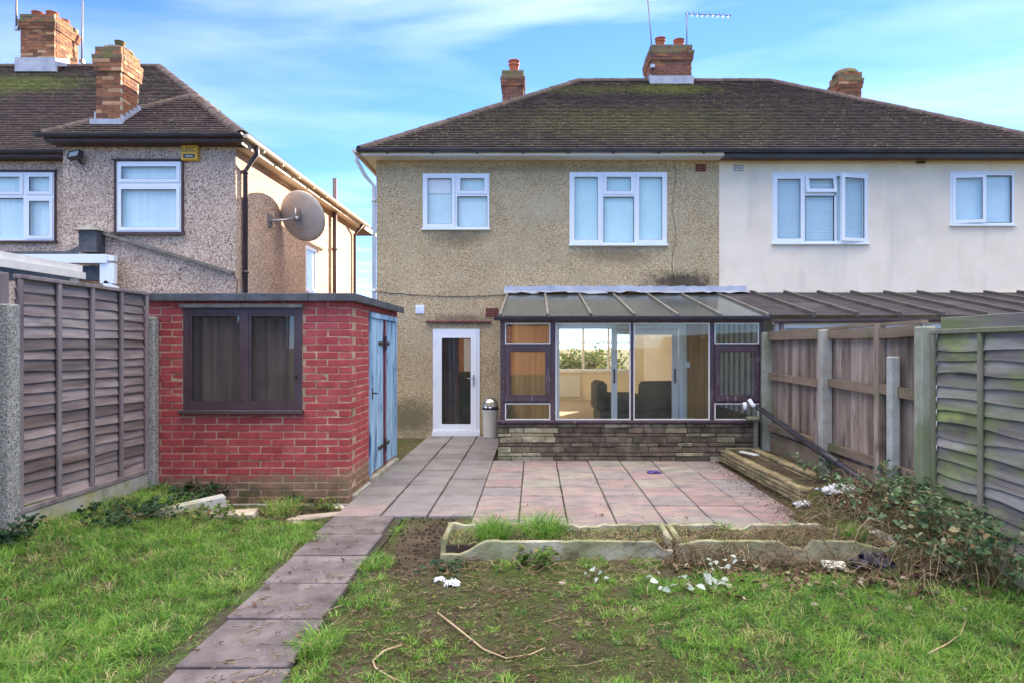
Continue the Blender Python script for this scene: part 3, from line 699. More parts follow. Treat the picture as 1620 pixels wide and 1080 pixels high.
def ridge_run(parent, a, b, drop=.045, name='ridge_tile'):
    a, b = Vector(a), Vector(b); L = (b - a).length; n = max(1, round(L / .385)); d = (b - a).normalized()
    side = d.cross(Vector((0, 0, 1))).normalized(); up = side.cross(d)
    M3 = Matrix((side, d, up)).transposed()
    for i in range(n):
        o = link(name, ridge_me, parent)
        o.matrix_world = Matrix.Translation(a + d * (L * i / n) - up * (drop - random.uniform(0, .008))) @ M3.to_4x4()
def gutter(mb, a, b, r=.055, n=7, mi=0):
    a, b = Vector(a), Vector(b); d = (b - a).normalized(); side = d.cross(Vector((0, 0, 1))).normalized()
    vs = []
    for p in (a, b):
        for rr in (r, r - .008):
            for k in range(n):
                an = math.pi + math.pi * k / (n - 1)
                vs.append(p + side * math.cos(an) * rr + Vector((0, 0, 1)) * math.sin(an) * rr)
    fs = []; m = 2 * n
    for k in range(n - 1):
        fs += [(k, k + 1, k + 1 + m, k + m), (k + n, k + n + m, k + 1 + n + m, k + 1 + n)]
    fs += [(0, m, m + n, n), (n - 1, 2 * n - 1, 2 * n - 1 + m, n - 1 + m)]
    fs += [tuple(range(n)), tuple(m + k for k in reversed(range(n)))]
    mb.add(vs, fs, mi)
def chimney(parent, x0, x1, y0, y1, z0, z1, mat, cap_courses=2, over=.04, corbel=3, extra=None, mossy='brick_moss', cs=.075):
    """brick stack: bonded bricks round a mortar core, oversailing courses near the top"""
    mb = MB(); n = int(round((z1 - z0) / cs)); cs = (z1 - z0) / n
    for i in range(n):
        za = z0 + i * cs; k = n - 1 - i
        e = 0.0
        if cap_courses <= k < cap_courses + corbel: e = over * (1 - .35 * (k - cap_courses) / max(1, corbel - 1)) if k > cap_courses else over
        elif k < cap_courses: e = over * .25
        X0, X1, Y0, Y1 = x0 - e, x1 + e, y0 - e, y1 + e
        mossy_row = k < cap_courses + 1
        def course(a, b, fixed, axis, sgn):
            L = .215; p = a - (L / 2 if i % 2 else 0)
            while p < b - .02:
                q = min(p + L, b); s = max(p, a)
                mi = random.choice((2, 2, 2, 0)) if mossy_row else random.choice((0, 0, 0, 0, 3, 4, 4))
                if q - s > .03:
                    j = random.uniform(-.003, .004); o = fixed + sgn * j
                    if axis == 'x': mb.box(s + .005, q - .005, min(o, o - sgn * .06), max(o, o - sgn * .06), za + .005, za + cs - .005, mi)
                    else: mb.box(min(o, o - sgn * .06), max(o, o - sgn * .06), s + .005, q - .005, za + .005, za + cs - .005, mi)
                p += L
        course(X0, X1, Y0, 'x', -1); course(X0, X1, Y1, 'x', 1); course(Y0 + .061, Y1 - .061, X0, 'y', -1); course(Y0 + .061, Y1 - .061, X1, 'y', 1)
        mb.box(X0 + .008, X1 - .008, Y0 + .008, Y1 - .008, za, za + cs, 1)
    ch = mb.build('chimney', [MT[mat], MT['mortar_grey'], MT[mossy], MT['brick_pale' if mat == 'brick_chim' else 'brick_chim'], MT['brick_burnt']], parent)
    return ch
def pot(parent, x, y, z, r=.115, h=.3, mat='pot'):
    prof = [(r * .8, 0), (r * .86, h * .55), (r * .84, h * .62), (r * 1.02, h * .64), (r * 1.02, h * .72), (r * .9, h * .74), (r * .95, h * .9), (r * 1.08, h * .92), (r * 1.08, h), (r * .82, h), (r * .78, h * .3), (0, h * .3)]
    return MB().lathe(prof, 16, (x, y, z)).build('chimney_pot', MT[mat], parent)
def downpipe(parent, pts, r=.034, mat='black_gutter', brackets=(), name='downpipe'):
    mb = MB().tube(pts, r, 10)
    for b in brackets: mb.tube([Vector(b) - Vector((0, 0, .03)), Vector(b) + Vector((0, 0, .03))], r * 1.3, 10)
    return mb.build(name, MT[mat], parent)
def air_brick(parent, x, z, y, w=.225, h=.15, mat='air_brick', rows=4, cols=6):
    b = MB().box(x - w / 2, x + w / 2, y - .012, y + .02, z - h / 2, z + h / 2)
    for i in range(cols):
        for j in range(rows):
            cx = x - w / 2 + w * (i + .5) / cols; cz = z - h / 2 + h * (j + .5) / rows
            b.box(cx - w / cols * .3, cx + w / cols * .3, y - .0145, y - .0125, cz - h / rows * .28, cz + h / rows * .28, 1)
    return b.build('air_brick', [MT[mat], MT['black_hole']], parent)

# ------------------------------------------------------------------ the pair of houses in the middle
WY = 12.14; PARTY = 3.47; HX0, HX1 = -2.96, 9.90; BACK = 20.2
EZ = 5.17; EY = 11.74; PITCH = .70; RUN = 4.27
brown = thing('semi_detached_house', 'brown pebbledashed house in the middle, behind the glazed conservatory', 'house')
white = thing('semi_detached_house', 'cream white rendered house at right, sharing its roof with the pebbledashed one', 'house')
def pr(px0, px1, py0, py1, Y=WY):
    a, d = at(px0, py0, Y); b, c = at(px1, py1, Y); return a, b, c, d
w1 = pr(669, 774, 275, 362); w2 = pr(901, 1055, 273, 387); w3 = pr(1222, 1373, 276, 385); w4 = pr(1503, 1604, 275, 356)
door_r = (-1.895, -1.02, .03, 1.985); slide_r = (.40, 2.79, .02, 2.06)
back_win = (-.05, 3.05, .92, 2.33)
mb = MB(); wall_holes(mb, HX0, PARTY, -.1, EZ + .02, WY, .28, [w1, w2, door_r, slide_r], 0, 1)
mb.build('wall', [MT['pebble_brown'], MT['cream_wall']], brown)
mb = MB().box(HX0, HX0 + .28, WY + .281, BACK, -.1, EZ + .02); mb.build('wall', MT['pebble_brown'], brown)
mb = MB(); wall_holes(mb, HX0 + .281, PARTY, -.1, EZ + .02, BACK - .3, .28, [back_win], 0, 0); mb.build('wall', MT['cream_wall'], brown)
MB().box(PARTY - .11, PARTY - .001, WY + .281, BACK - .301, -.1, EZ).build('wall', MT['cream_wall'], brown)
MB().box(HX0 + .281, PARTY - .111, WY + .281, BACK - .301, 2.45, 2.62).build('ceiling', MT['ceiling'], brown)
MB().box(HX0 + .281, PARTY - .111, WY + .281, BACK - .301, -.08, .015).build('floor', MT['carpet'], brown)
MB().box(-.30, -.20, WY + .281, BACK - .301, .016, 2.449).build('partition', MT['cream_wall'], brown)
MB().box(HX0 + .29, -.31, WY + 2.2, WY + 2.3, .016, 2.449).build('partition', MT['dark_room'], brown)
MB().box(HX0 + .29, -.30, WY + .9, WY + 1.0, 2.63, EZ - .01).build('partition', MT['grey_room'], brown)
mb = MB(); wall_holes(mb, PARTY + .001, HX1, -.1, EZ + .02, WY + .004, .28, [w3, w4], 0, 1)
mb.build('wall', [MT['roughcast'], MT['grey_room']], white)
MB().box(HX1 - .28, HX1, WY + .286, BACK, -.1, EZ + .02).build('wall', MT['roughcast'], white)
MB().box(PARTY + .002, HX1 - .281, BACK - .28, BACK, -.1, EZ + .02).build('wall', MT['roughcast'], white)
MB().box(PARTY + .002, HX1 - .281, WY + 3.0, WY + 3.1, 2.6, EZ).build('partition', MT['grey_room'], white)
MB().box(PARTY + .002, HX1 - .281, WY + .286, BACK - .281, 2.5, 2.6).build('floor', MT['grey_room'], white)

# roof: decking, plain tiles, ridge and hip tiles
EXL, EXR = HX0 - .22, HX1 + .22
RL, RR = EXL + RUN, EXR - RUN; RZ = EZ + .06 + RUN * PITCH; RYm = EY + RUN; BY = EY + 2 * RUN
z_e = EZ + .06
def deck(name, parent, x0, x1, rl, rr, left, right):
    m = MB()
    vs = [(x0, EY, z_e), (x1, EY, z_e), (rr, RYm, RZ), (rl, RYm, RZ), (x0, BY, z_e), (x1, BY, z_e)]
    fs = [(0, 1, 2, 3), (5, 4, 3, 2), (0, 4, 5, 1)]
    if left: fs.append((4, 0, 3))
    if right: fs.append((1, 5, 2))
    m.add([(x, y, z - .03) for x, y, z in vs], fs); return m.build(name, MT['ridge'], parent)
roof_b = deck('roof', brown, EXL, PARTY, RL, PARTY, True, False); roof_w = deck('roof', white, PARTY, EXR, PARTY, RR, False, True)
tiles_object('roof_tiles', roof_b, 'roof_main', [((0, EY, z_e), (1, 0, 0), (0, 1, 0), PITCH, RUN, lambda t: EXL + t, lambda t: PARTY),
    ((EXL, 0, z_e), (0, -1, 0), (1, 0, 0), PITCH, RUN, lambda t: -(BY - t), lambda t: -(EY + t))])
tiles_object('roof_tiles', roof_w, 'roof_main', [((0, EY, z_e), (1, 0, 0), (0, 1, 0), PITCH, RUN, lambda t: PARTY, lambda t: EXR - t)])
ridge_run(roof_b, (RL, RYm, RZ), (PARTY, RYm, RZ)); ridge_run(roof_w, (PARTY, RYm, RZ), (RR, RYm, RZ))
ridge_run(roof_b, (EXL, EY, z_e), (RL, RYm, RZ)); ridge_run(roof_w, (EXR, EY, z_e), (RR, RYm, RZ))
# eaves: soffit, fascia, gutter
MB().box(EXL + .04, PARTY - .002, EY + .03, WY - .001, EZ - .03, EZ - .012).build('soffit', MT['white_paint'], brown)
MB().box(EXL + .03, PARTY - .02, EY + .012, EY + .03, EZ - .045, EZ + .05).build('fascia', MT['white_paint'], brown)
MB().box(EXL + .04, HX0 - .001, WY, BACK, EZ - .03, EZ - .012).build('soffit', MT['white_paint'], brown)
MB().box(PARTY, EXR, EY + .03, WY + .002, EZ - .03, EZ - .012).build('soffit', MT['black_gutter'], white)
MB().box(PARTY, EXR, EY + .010, EY + .03, EZ - .06, EZ + .05).build('fascia', MT['black_gutter'], white)
m = MB(); gutter(m, (EXL - .02, EY - .05, EZ + .055), (PARTY, EY - .05, EZ + .055), .06)
for i in range(8): m.box(EXL + .5 + i * .82, EXL + .53 + i * .82, EY - .05, EY + .012, EZ - .02, EZ + .0)
m.build('gutter', MT['black_gutter'], brown)
m = MB(); gutter(m, (PARTY + .001, EY - .052, EZ + .052), (EXR, EY - .052, EZ + .052), .06); m.build('gutter', MT['black_gutter'], white)
m = MB(); gutter(m, (EXL - .06, EY - .06, EZ + .04), (EXL - .06, BACK, EZ + .04), .06); m.build('gutter', MT['cream_gutter'], brown)
downpipe(brown, [(EXL - .06, EY + .08, EZ), (EXL - .06, EY + .08, EZ - .12), (EXL + .03, WY - .08, EZ - .33), (HX0 - .05, WY + .03, EZ - .5), (HX0 - .05, WY + .03, .0)], .036, 'white_paint', [(HX0 - .05, WY + .03, z) for z in (.9, 2.7, 4.4)])
# chimneys
cx0, cx1 = at(1029, 0, 15.9)[0], at(1093, 0, 15.9)[0]
ch = chimney(brown, cx0, cx1, 15.80, 16.75, RZ - .25, 9.02, 'brick_dark', 2, .055, 3)
MB().box(cx0 - .03, cx1 + .03, 15.74, 15.80, RZ - .22, RZ + .02).box(cx0 - .04, cx0 - .001, 15.80, 16.7, RZ - .2, RZ + .07).build('flashing', MT['lead'], ch)
pot(ch, cx0 + .26, 16.0, 9.02, .125, .24); pot(ch, cx0 + .72, 16.0, 9.02, .13, .2); pot(ch, cx0 + .72, 16.45, 9.02, .13, .24); pot(ch, cx0 + .26, 16.45, 9.02, .12, .2)
for par, cxm, hh, mat, dome in ((brown, -.50, 8.14, 'brick_dark', False), (white, 7.44, 8.10, 'brick_chim', True)):
    ch = chimney(par, cxm - .25, cxm + .25, 15.2, 15.75, 6.6, hh, mat, 2, .045, 3)
    if not dome: pot(ch, cxm + .02, 15.45, hh, .13, .32)
    else: MB().lathe([(.30, 0), (.29, .05), (.24, .11), (.14, .15), (0, .165)], 14, (cxm, 15.47, hh)).build('mortar_cap', MT['brick_moss'], ch)
    s = 1 if not dome else -1
    MB().bar((cxm + s * .10, 15.17, 7.02), (cxm + s * .32, 15.17, 7.12), .03, .16).build('flashing', MT['lead'], ch)

# windows of the two houses
def lx(px): return at(px, 0, WY)[0]
def lz(py): return at(0, py, WY)[1]
def T(px0, px1, py0, py1, kind='casement', turn=None): return (lx(px0), lx(px1), lz(py1), lz(py0), kind, turn)
def solidbar(px0, px1, py0, py1): return (lx(px0), lx(px1), lz(py1), lz(py0), 'bar', None)
window(brown, w1, WY, [T(671.5, 720, 277.5, 360), solidbar(720.2, 723.3, 278.1, 359), T(723.5, 771.5, 277.5, 307.5), solidbar(723.4, 771, 307.6, 311), T(724, 771, 311, 359, 'fixed')], backing='blind_cream')
MB().box(w1[0] + .05, w1[0] + .52, WY + .055, WY + .062, w1[3] - .36, w1[3] - .05).build('roller_blind', MT['ceiling'], brown)
window(brown, w2, WY, [T(903.5, 951, 275.5, 385), solidbar(951.1, 954.4, 276.1, 384), T(954.5, 1003, 275.5, 308), solidbar(954.5, 1003, 308.1, 311.5), T(955, 1003, 311.5, 384, 'fixed'), solidbar(1003.1, 1006, 276.1, 384), T(1006, 1052.5, 275.5, 385)], backing='blind_blue')
window(white, w3, WY + .004, [T(1224, 1271, 278.5, 383), solidbar(1271.1, 1273.4, 279, 382), T(1273.5, 1322, 278.5, 306, 'casement', ('top', 10)), solidbar(1273.5, 1322, 306.1, 310), T(1274, 1320, 310, 382, 'fixed'), solidbar(1320.1, 1323.4, 279, 382), T(1324, 1371, 278.5, 383, 'casement', ('right', 15))], backing=None, head='pvc')
bl = MB()
for i in range(38): bl.box(w3[0] + .05, w3[1] - .05, WY + .075, WY + .087, w3[2] + .05 + i * .033, w3[2] + .073 + i * .033)
bl.build('slatted_blind', MT['slat_blind'], white)
MB().box(w3[0] + .03, w3[1] - .03, WY + .2, WY + .21, w3[2] + .03, w3[3] - .03).build('curtain', MT['blind_cream'], white)
window(white, w4, WY + .004, [T(1506, 1555.5, 277.5, 353.5, 'casement', ('left', 7)), solidbar(1555.6, 1558.4, 278, 352), T(1558.5, 1601, 278, 352.5, 'fixed')], backing='slat_blind', head='pvc')

# back door
dx0, dx1, dz0, dz1 = door_r
m = MB(); frame_ring(m, dx0, dx1, dz0, dz1, WY - .02, WY + .07, .05); m.box(dx0 - .01, dx1 + .01, WY - .09, WY - .021, dz0 - .03, dz0 + .045)
dr = m.build('back_door', MT['pvc'], brown)
m = MB(); frame_ring(m, dx0 + .052, dx1 - .052, dz0 + .055, dz1 - .052, WY - .03, WY + .03, .115, 0, .13); m.build('door_leaf', MT['pvc'], dr)
m = MB(); frame_ring(m, dx0 + .166, dx1 - .166, dz0 + .184, dz1 - .166, WY - .0235, WY + .0, .008); m.build('gasket', MT['print_black'], dr)
MB().box(dx0 + .165, dx1 - .165, WY - .008, WY - .002, dz0 + .183, dz1 - .165).build('pane', MT['glass'], dr)
m = MB().box(dx1 - .125, dx1 - .095, WY - .045, WY - .031, .94, 1.14).tube([(dx1 - .11, WY - .045, 1.07), (dx1 - .11, WY - .085, 1.07), (dx1 - .23, WY - .085, 1.07)], .009, 6); m.build('handle', MT['galv'], dr)
m = MB()
for z in (.25, 1.05, 1.78): m.box(dx0 + .028, dx0 + .052, WY - .045, WY - .031, z - .05, z + .05)
m.build('hinge', MT['pvc'], dr)
# dark curtain hanging inside the door
m = MB()
vs = []; fs = []
for i in range(17):
    x = dx0 + .08 + i * .022; yy = WY + .42 + .03 * math.sin(i * 1.4)
    vs += [(x, yy, .02), (x, yy, 2.2)]
    if i: fs.append((2 * i - 2, 2 * i, 2 * i + 1, 2 * i - 1))
m.add(vs, fs, 0, True); m.build('door_curtain', MT['brown_trim'], brown)
# tile drip course over the door, vents, cable
m = MB()
for i in range(8): m.cbox(-2.02 + i * .152, -2.02 + i * .152 + .148, WY - .075, WY + .01, 2.105, 2.135, .004, 0, Matrix.Rotation(0, 4, 'X'), .003)
m.build('tile_drip_course', MT['tile_red'], brown)
air_brick(brown, *at(1108.5, 266, WY), WY, .20, .14); air_brick(brown, *at(778.5, 494.5, WY), WY, .235, .16)
air_brick(white, *at(1168, 266.5, WY), WY + .004, .19, .13, 'white_paint')
m = MB(); vx, vz = at(664.5, 489.5, WY); m.box(vx - .08, vx + .08, WY - .02, WY, vz - .08, vz + .08)
for i in range(3): m.box(vx - .06, vx + .06, WY - .028, WY - .0201, vz - .05 + i * .04, vz - .03 + i * .04)
m.build('vent_cover', MT['pvc'], brown)
pts = []
for i in range(22):
    t = i / 21; x = HX0 + .02 + t * 2.45; pts.append((x, WY - .012, 2.68 - .09 * math.sin(t * math.pi * .8) + .006 * math.sin(i * 2.1)))
MB().tube(pts, .006, 5).build('cable', MT['print_black'], brown)
m = MB().tube([(2.62 + .04 * math.sin(i), WY - .010, 5.1 - i * .17) for i in range(14)], .004, 5); m.build('cable', MT['brown_trim'], brown)
px_, pz_ = at(1455, 259, WY); MB().tube([(px_ - .06, WY, pz_ + .02), (px_ + .03, WY - .12, pz_ - .01)], .022, 8).build('overflow_pipe', MT['brown_trim'], white)

# ------------------------------------------------------------------ living room seen through the sliding door
sx0, sx1, sz0, sz1 = slide_r
m = MB(); frame_ring(m, sx0, sx1, sz0, sz1, WY - .03, WY + .12, .075)
sd = m.build('sliding_door', MT['pvc'], brown)
m = MB(); frame_ring(m, 1.45, 2.70, sz0 + .076, sz1 - .076, WY + .01, WY + .05, .11); m.build('door_leaf', MT['pvc'], sd)
m = MB().box(1.49, 1.515, WY - .01, WY + .009, .98, 1.25).box(2.63, 2.655, WY - .01, WY + .009, .98, 1.25); m.build('handle', MT['print_black'], sd)
MB().box(1.559, 2.591, WY + .028, WY + .034, sz0 + .185, sz1 - .185).build('pane', MT['glass_dirty'], sd)
bx0, bx1, bz0, bz1 = back_win; BYw = BACK - .3
m = MB(); frame_ring(m, bx0, bx1, bz0, bz1, BYw - .02, BYw + .07, .05)
for x in (bx0 + .78, bx0 + 1.56, bx0 + 2.34): m.box(x - .035, x + .035, BYw - .02, BYw + .07, bz0 + .05, bz1 - .05)
m.box(bx0 + .05, bx1 - .05, BYw - .018, BYw + .068, 1.76, 1.81)
fw_ = m.build('window', MT['pvc'], brown)
MB().box(bx0 + .05, bx1 - .05, BYw + .03, BYw + .036, bz0 + .05, bz1 - .05).build('pane', MT['glass'], fw_)
MB().box(bx0 - .06, bx1 + .06, BYw - .16, BYw - .001, bz0 - .04, bz0 - .002).build('sill', MT['pvc'], fw_)
rad = MB().box(.25, 1.42, BYw - .09, BYw - .05, .13, .78)
for i in range(26): rad.box(.275 + i * .044, .297 + i * .044, BYw - .1, BYw - .0901, .17, .74)
rad.tube([(1.49, BYw - .07, .02), (1.49, BYw - .07, .24), (1.42, BYw - .07, .24)], .012, 6)
tag(rad.build('radiator', MT['pvc']), 'white panel radiator under the far window of the living room', 'radiator')
def sofa_chair(name, x, y, rz, label):
    t = thing(name, label, 'armchair', 'grey armchairs in the living room')
    t.location = (x, y, .016); t.rotation_euler = (0, 0, rz)
    MB().cbox(-.40, .40, -.40, .40, .10, .30, .03).build('base', MT['sofa'], t)
    MB().cbox(-.28, .28, -.42, .28, .302, .46, .05).build('seat_cushion', MT['sofa'], t)
    MB().cbox(-.41, .41, .24, .46, .301, .93, .07).build('backrest', MT['sofa'], t)
    for s in (-1, 1): MB().cbox(*sorted((s * .285, s * .45)), -.44, .235, .301, .66, .05).build('arm', MT['sofa'], t)
    for sx in (-.35, .35):
        for sy in (-.35, .35): MB().tube([(sx, sy, 0), (sx, sy, .101)], .022, 6).build('leg', MT['brown_trim'], t)
    return t
sofa_chair('armchair', 1.72, 13.75, R(95), 'grey fabric armchair just inside the sliding door, partly behind its frame')
sofa_chair('armchair', 2.45, 13.9, R(200), 'grey fabric armchair with rounded back behind the closed sliding pane')

# street beyond the far window
structure(MB().box(-40, 40, 27, 33, -.06, -.045).build('road', MT['tarmac']))
# ------------------------------------------------------------------ conservatory
cons = thing('conservatory', 'lean-to conservatory with purple-brown flaking frames on a low stone wall', 'conservatory')
CY = 9.44; CX0, CX1 = -.50, 3.36; WT = .58
MB().box(CX0 - .02, CX1 - .12, CY + .03, CY + .15, -.05, WT - .035).build('wall_core', MT['stone_core'], cons)
stone_cache = {}
def stone_piece(parent, x, y, z, L, h, dpt, mat, rot=0, name='stone'):
    key = (round(L, 1), round(h, 3), mat, random.randrange(2))
    if key not in stone_cache:
        stone_cache[key] = MB().cbox(-.5, .5, 0, dpt, 0, h - .008, .007, 0, None, .004).mesh('stone', MT[mat])
    o = link(name, stone_cache[key], parent, (x, y, z), (0, 0, rot)); o.scale = (L - .008, 1, 1)
    return o
zc = -.02
hs = [.085, .055, .085, .06, .085, .055, .08, .06]
for i, h in enumerate(hs):
    x = CX0 - .03 - random.uniform(0, .25)
    while x < CX1 - .12:
        L = random.choice((.22, .32, .4, .5, .28, .62))
        a, b = max(x, CX0 - .03), min(x + L, CX1 - .12)
        if b - a > .05:
            xm_ = (a + b) / 2; pale = .8 if xm_ < .15 and i < 7 else (.40 if 1.75 < xm_ < 2.7 and i > 2 else .10)
            stone_piece(cons, xm_, CY + random.uniform(-.012, .008), zc, b - a, h, .10, 'stone' if random.random() < pale else 'stone_dark')
        x += L
    zc += h
MB().cbox(CX0 - .05, CX1 - .08, CY - .035, CY + .17, WT - .034, WT + .012, .008).build('sill', MT['brown_frame'], cons)
ZT = 2.0
mul = {}
for x, w in ((-.46, .07), (.275, .075), (1.43, .045), (2.60, .07), (3.32, .07)):
    MB().box(x - w / 2, x + w / 2, CY + .02, CY + .10, WT + .013, ZT).build('post', MT['brown_frame'], cons)
MB().box(CX0, CX1, CY + .015, CY + .11, ZT + .001, ZT + .06).build('head_rail', MT['brown_frame'], cons)
def glazed(x0, x1, z0, z1, sash):
    m = MB()
    if sash:
        frame_ring(m, x0, x1, z0, z1, CY - .012, CY + .05, .062, 0, .075); p = m.build('sash', MT['brown_frame'], cons); e = .06
        b = MB(); frame_ring(b, x0 + .061, x1 - .061, z0 + .074, z1 - .061, CY + .006, CY + .03, .009); b.build('bead', MT['brown_smooth'], p)
    else:
        frame_ring(m, x0, x1, z0, z1, CY + .008, CY + .045, .013); p = m.build('bead', MT['white_paint'], cons); e = .012
    MB().box(x0 + e, x1 - e, CY + .028, CY + .034, z0 + e, z1 - e).build('pane', MT['glass_dirty'], p)
for x0, x1 in ((-.424, .236), (2.636, 3.284)):
    MB().box(x0, x1, CY + .012, CY + .09, 1.655, 1.70).build('rail', MT['brown_frame'], cons)
    MB().box(x0, x1, CY + .012, CY + .09, .835, .87).build('rail', MT['brown_frame'], cons)
    glazed(x0, x1, 1.701, ZT, False); glazed(x0 + .004, x1 - .004, .871, 1.654, True); glazed(x0, x1, WT + .013, .834, False)
glazed(.313, 1.407, WT + .013, ZT, False); glazed(1.453, 2.564, WT + .013, ZT, False)
# lean-to roof
RY0, RZ0, RY1, RZ1 = CY - .10, 2.10, WY - .01, 2.66
def rp(x, t, h=0): return (x, RY0 + (RY1 - RY0) * t, RZ0 + (RZ1 - RZ0) * t + h)
def sheet(parent, x0, x1, mat, name='roof_sheet', t0=0, t1=.985):
    vs = [rp(x0, t0), rp(x1, t0), rp(x1, t1), rp(x0, t1)]; vs += [(a, b, c - .008) for a, b, c in vs]
    return MB().add(vs, [(0, 1, 2, 3), (7, 6, 5, 4), (0, 4, 5, 1), (1, 5, 6, 2), (2, 6, 7, 3), (3, 7, 4, 0)]) or None
bars = [-.49, .20, .825, 1.45, 2.075, 2.70, 3.38]
for i in range(len(bars) - 1):
    m = MB(); vs = [rp(bars[i] + .012, 0), rp(bars[i + 1] - .012, 0), rp(bars[i + 1] - .012, .985), rp(bars[i] + .012, .985)]; vs += [(a, b, c - .008) for a, b, c in vs]
    m.add(vs, [(0, 1, 2, 3), (7, 6, 5, 4), (0, 4, 5, 1), (1, 5, 6, 2), (2, 6, 7, 3), (3, 7, 4, 0)]); m.build('roof_sheet', MT['sheet'], cons)
for b in bars: MB().bar(rp(b, 0, .0), rp(b, .99, .0), .035, .06).build('glazing_bar', MT['bar_wood'], cons)
m = MB(); gutter(m, (CX0 - .08, CY - .13, 2.085), (CX1 + .03, CY - .13, 2.085), .055)
for i in range(6): m.box(CX0 + .1 + i * .7, CX0 + .125 + i * .7, CY - .13, CY + .014, 2.01, 2.03)
m.build('gutter', MT['black_gutter'], cons)
# lead apron dressed up the wall in overlapping lengths
x = -.56; i = 0
while x < 3.5:
    L = random.uniform(.55, .75); m = MB(); vs = []; fs = []
    n = 7
    for j in range(n):
        xx = x + (L + .02) * j / (n - 1); wv = random.uniform(-.012, .014)
        vs += [(xx, WY - .006 - .002 * (i % 2), 2.79 + random.uniform(-.016, .014)), (xx, WY - .015, 2.70), (xx, WY - .30 + wv * 3, 2.625 + .012 * (i % 2) + random.uniform(-.012, .03))]
        if j: o = 3 * j; fs += [(o - 3, o - 2, o + 1, o), (o - 2, o - 1, o + 2, o + 1)]
    m.add(vs, [tuple(reversed(f)) for f in fs]); m.build('lead_flashing', MT['lead'], cons); x += L; i += 1
# side cheeks
for sx in (CX0 + .02, CX1 - .04):
    MB().box(sx, sx + .05, CY + .16, WY - .001, -.05, .6).build('side_wall', MT['stone_core'], cons)
m = MB()
for y in (CY + .13, CY + 1.2, WY - .06): m.box(CX0 + .02, CX0 + .07, y, y + .05, .601, 2.02 + (y - CY) * .2)
m.build('side_frame', MT['brown_frame'], cons)
MB().box(CX0 + .042, CX0 + .048, CY + .2, WY - .07, .601, 2.05).build('pane', MT['glass_dirty'], cons)
for k in range(9):                                           # panelled right-hand cheek, with battens
    y0 = CY + .16 + k * .285; MB().box(CX1 - .03, CX1 - .01, y0, y0 + .279, .601, 2.06 + (y0 - CY) * .2).build('cheek_panel', MT['concrete_pale'], cons)
    MB().box(CX1 - .055, CX1 - .031, y0 - .015, y0 + .02, .601, 2.02 + (y0 - CY) * .2).build('batten', MT['bar_wood'], cons)
MB().box(CX0, CX1, CY + .16, WY - .001, -.04, -.002).build('floor', MT['concrete'], cons)
# pine cladding on the house wall inside
bd = MB().cbox(-.05, .05, -.018, 0, 0, 2.42, .004).mesh('pine_board', MT['pine'])
x = -.43
while x < 3.3:
    if x < .33 or x > 2.86: link('pine_board', bd, cons, (x, WY - .003, 0))
    x += .102
MB().box(2.79 + .03, 2.79 + .12, WY - .05, WY - .022, 1.27, 1.38).build('socket', MT['pvc'], cons)
MB().box(sx0 - .09, sx0 - .002, WY - .045, WY - .005, .01, 2.15).box(sx1 + .002, sx1 + .06, WY - .045, WY - .0225, .01, 2.15).box(sx0 - .002, sx1 + .002, WY - .045, WY - .031, 2.061, 2.15).build('door_casing', MT['white_paint'], cons)

# ------------------------------------------------------------------ neighbour's lean-to on the right
nl = thing('lean_to', 'neighbour lean-to with dark sheet roof and wooden glazing bars, beyond the right fence', 'lean-to')
NB = [3.42 + .62 * i for i in range(12)]
for i in range(len(NB) - 1):
    m = MB(); vs = [rp(NB[i] + .012, 0, .01), rp(NB[i + 1] - .012, 0, .01), rp(NB[i + 1] - .012, .99, .01), rp(NB[i] + .012, .99, .01)]; vs += [(a, b, c - .01) for a, b, c in vs]
    m.add(vs, [(0, 1, 2, 3), (7, 6, 5, 4), (0, 4, 5, 1), (1, 5, 6, 2), (2, 6, 7, 3), (3, 7, 4, 0)]); m.build('roof_sheet', MT['sheet_dark'], nl)
    MB().bar(rp(NB[i + 1], 0, .02), rp(NB[i + 1], .97, .02), .05, .075).build('glazing_bar', MT['bar_dark'], nl)
m = MB(); gutter(m, (3.45, CY - .14, 2.045), (10.2, CY - .14, 2.10), .06); m.tube([(3.56, CY - .12, 2.03), (3.56, CY - .12, 0)], .034, 8); m.build('gutter', MT['brown_gutter'], nl)
MB().box(3.5, 10.2, CY - .02, CY + .08, -.05, 1.1).build('wall', MT['white_paint'], nl)
MB().box(3.5, 10.2, CY - .02, CY + .08, 1.98, 2.05).build('head_rail', MT['white_paint'], nl)
for i in range(7):
    x = 3.52 + i * 1.1; MB().box(x, x + .07, CY - .01, CY + .07, 1.101, 1.979).build('post', MT['white_paint'], nl)
    m = MB(); frame_ring(m, x + .08, x + 1.09, 1.102, 1.978, CY + .0, CY + .05, .05); f = m.build('window', MT['pvc'], nl)
    MB().box(x + .13, x + 1.04, CY + .02, CY + .026, 1.152, 1.928).build('pane', MT['glass'], f)
MB().box(3.52, 10.1, CY + 1.5, CY + 1.52, 0, 2.3).build('blind', MT['white_paint'], nl)

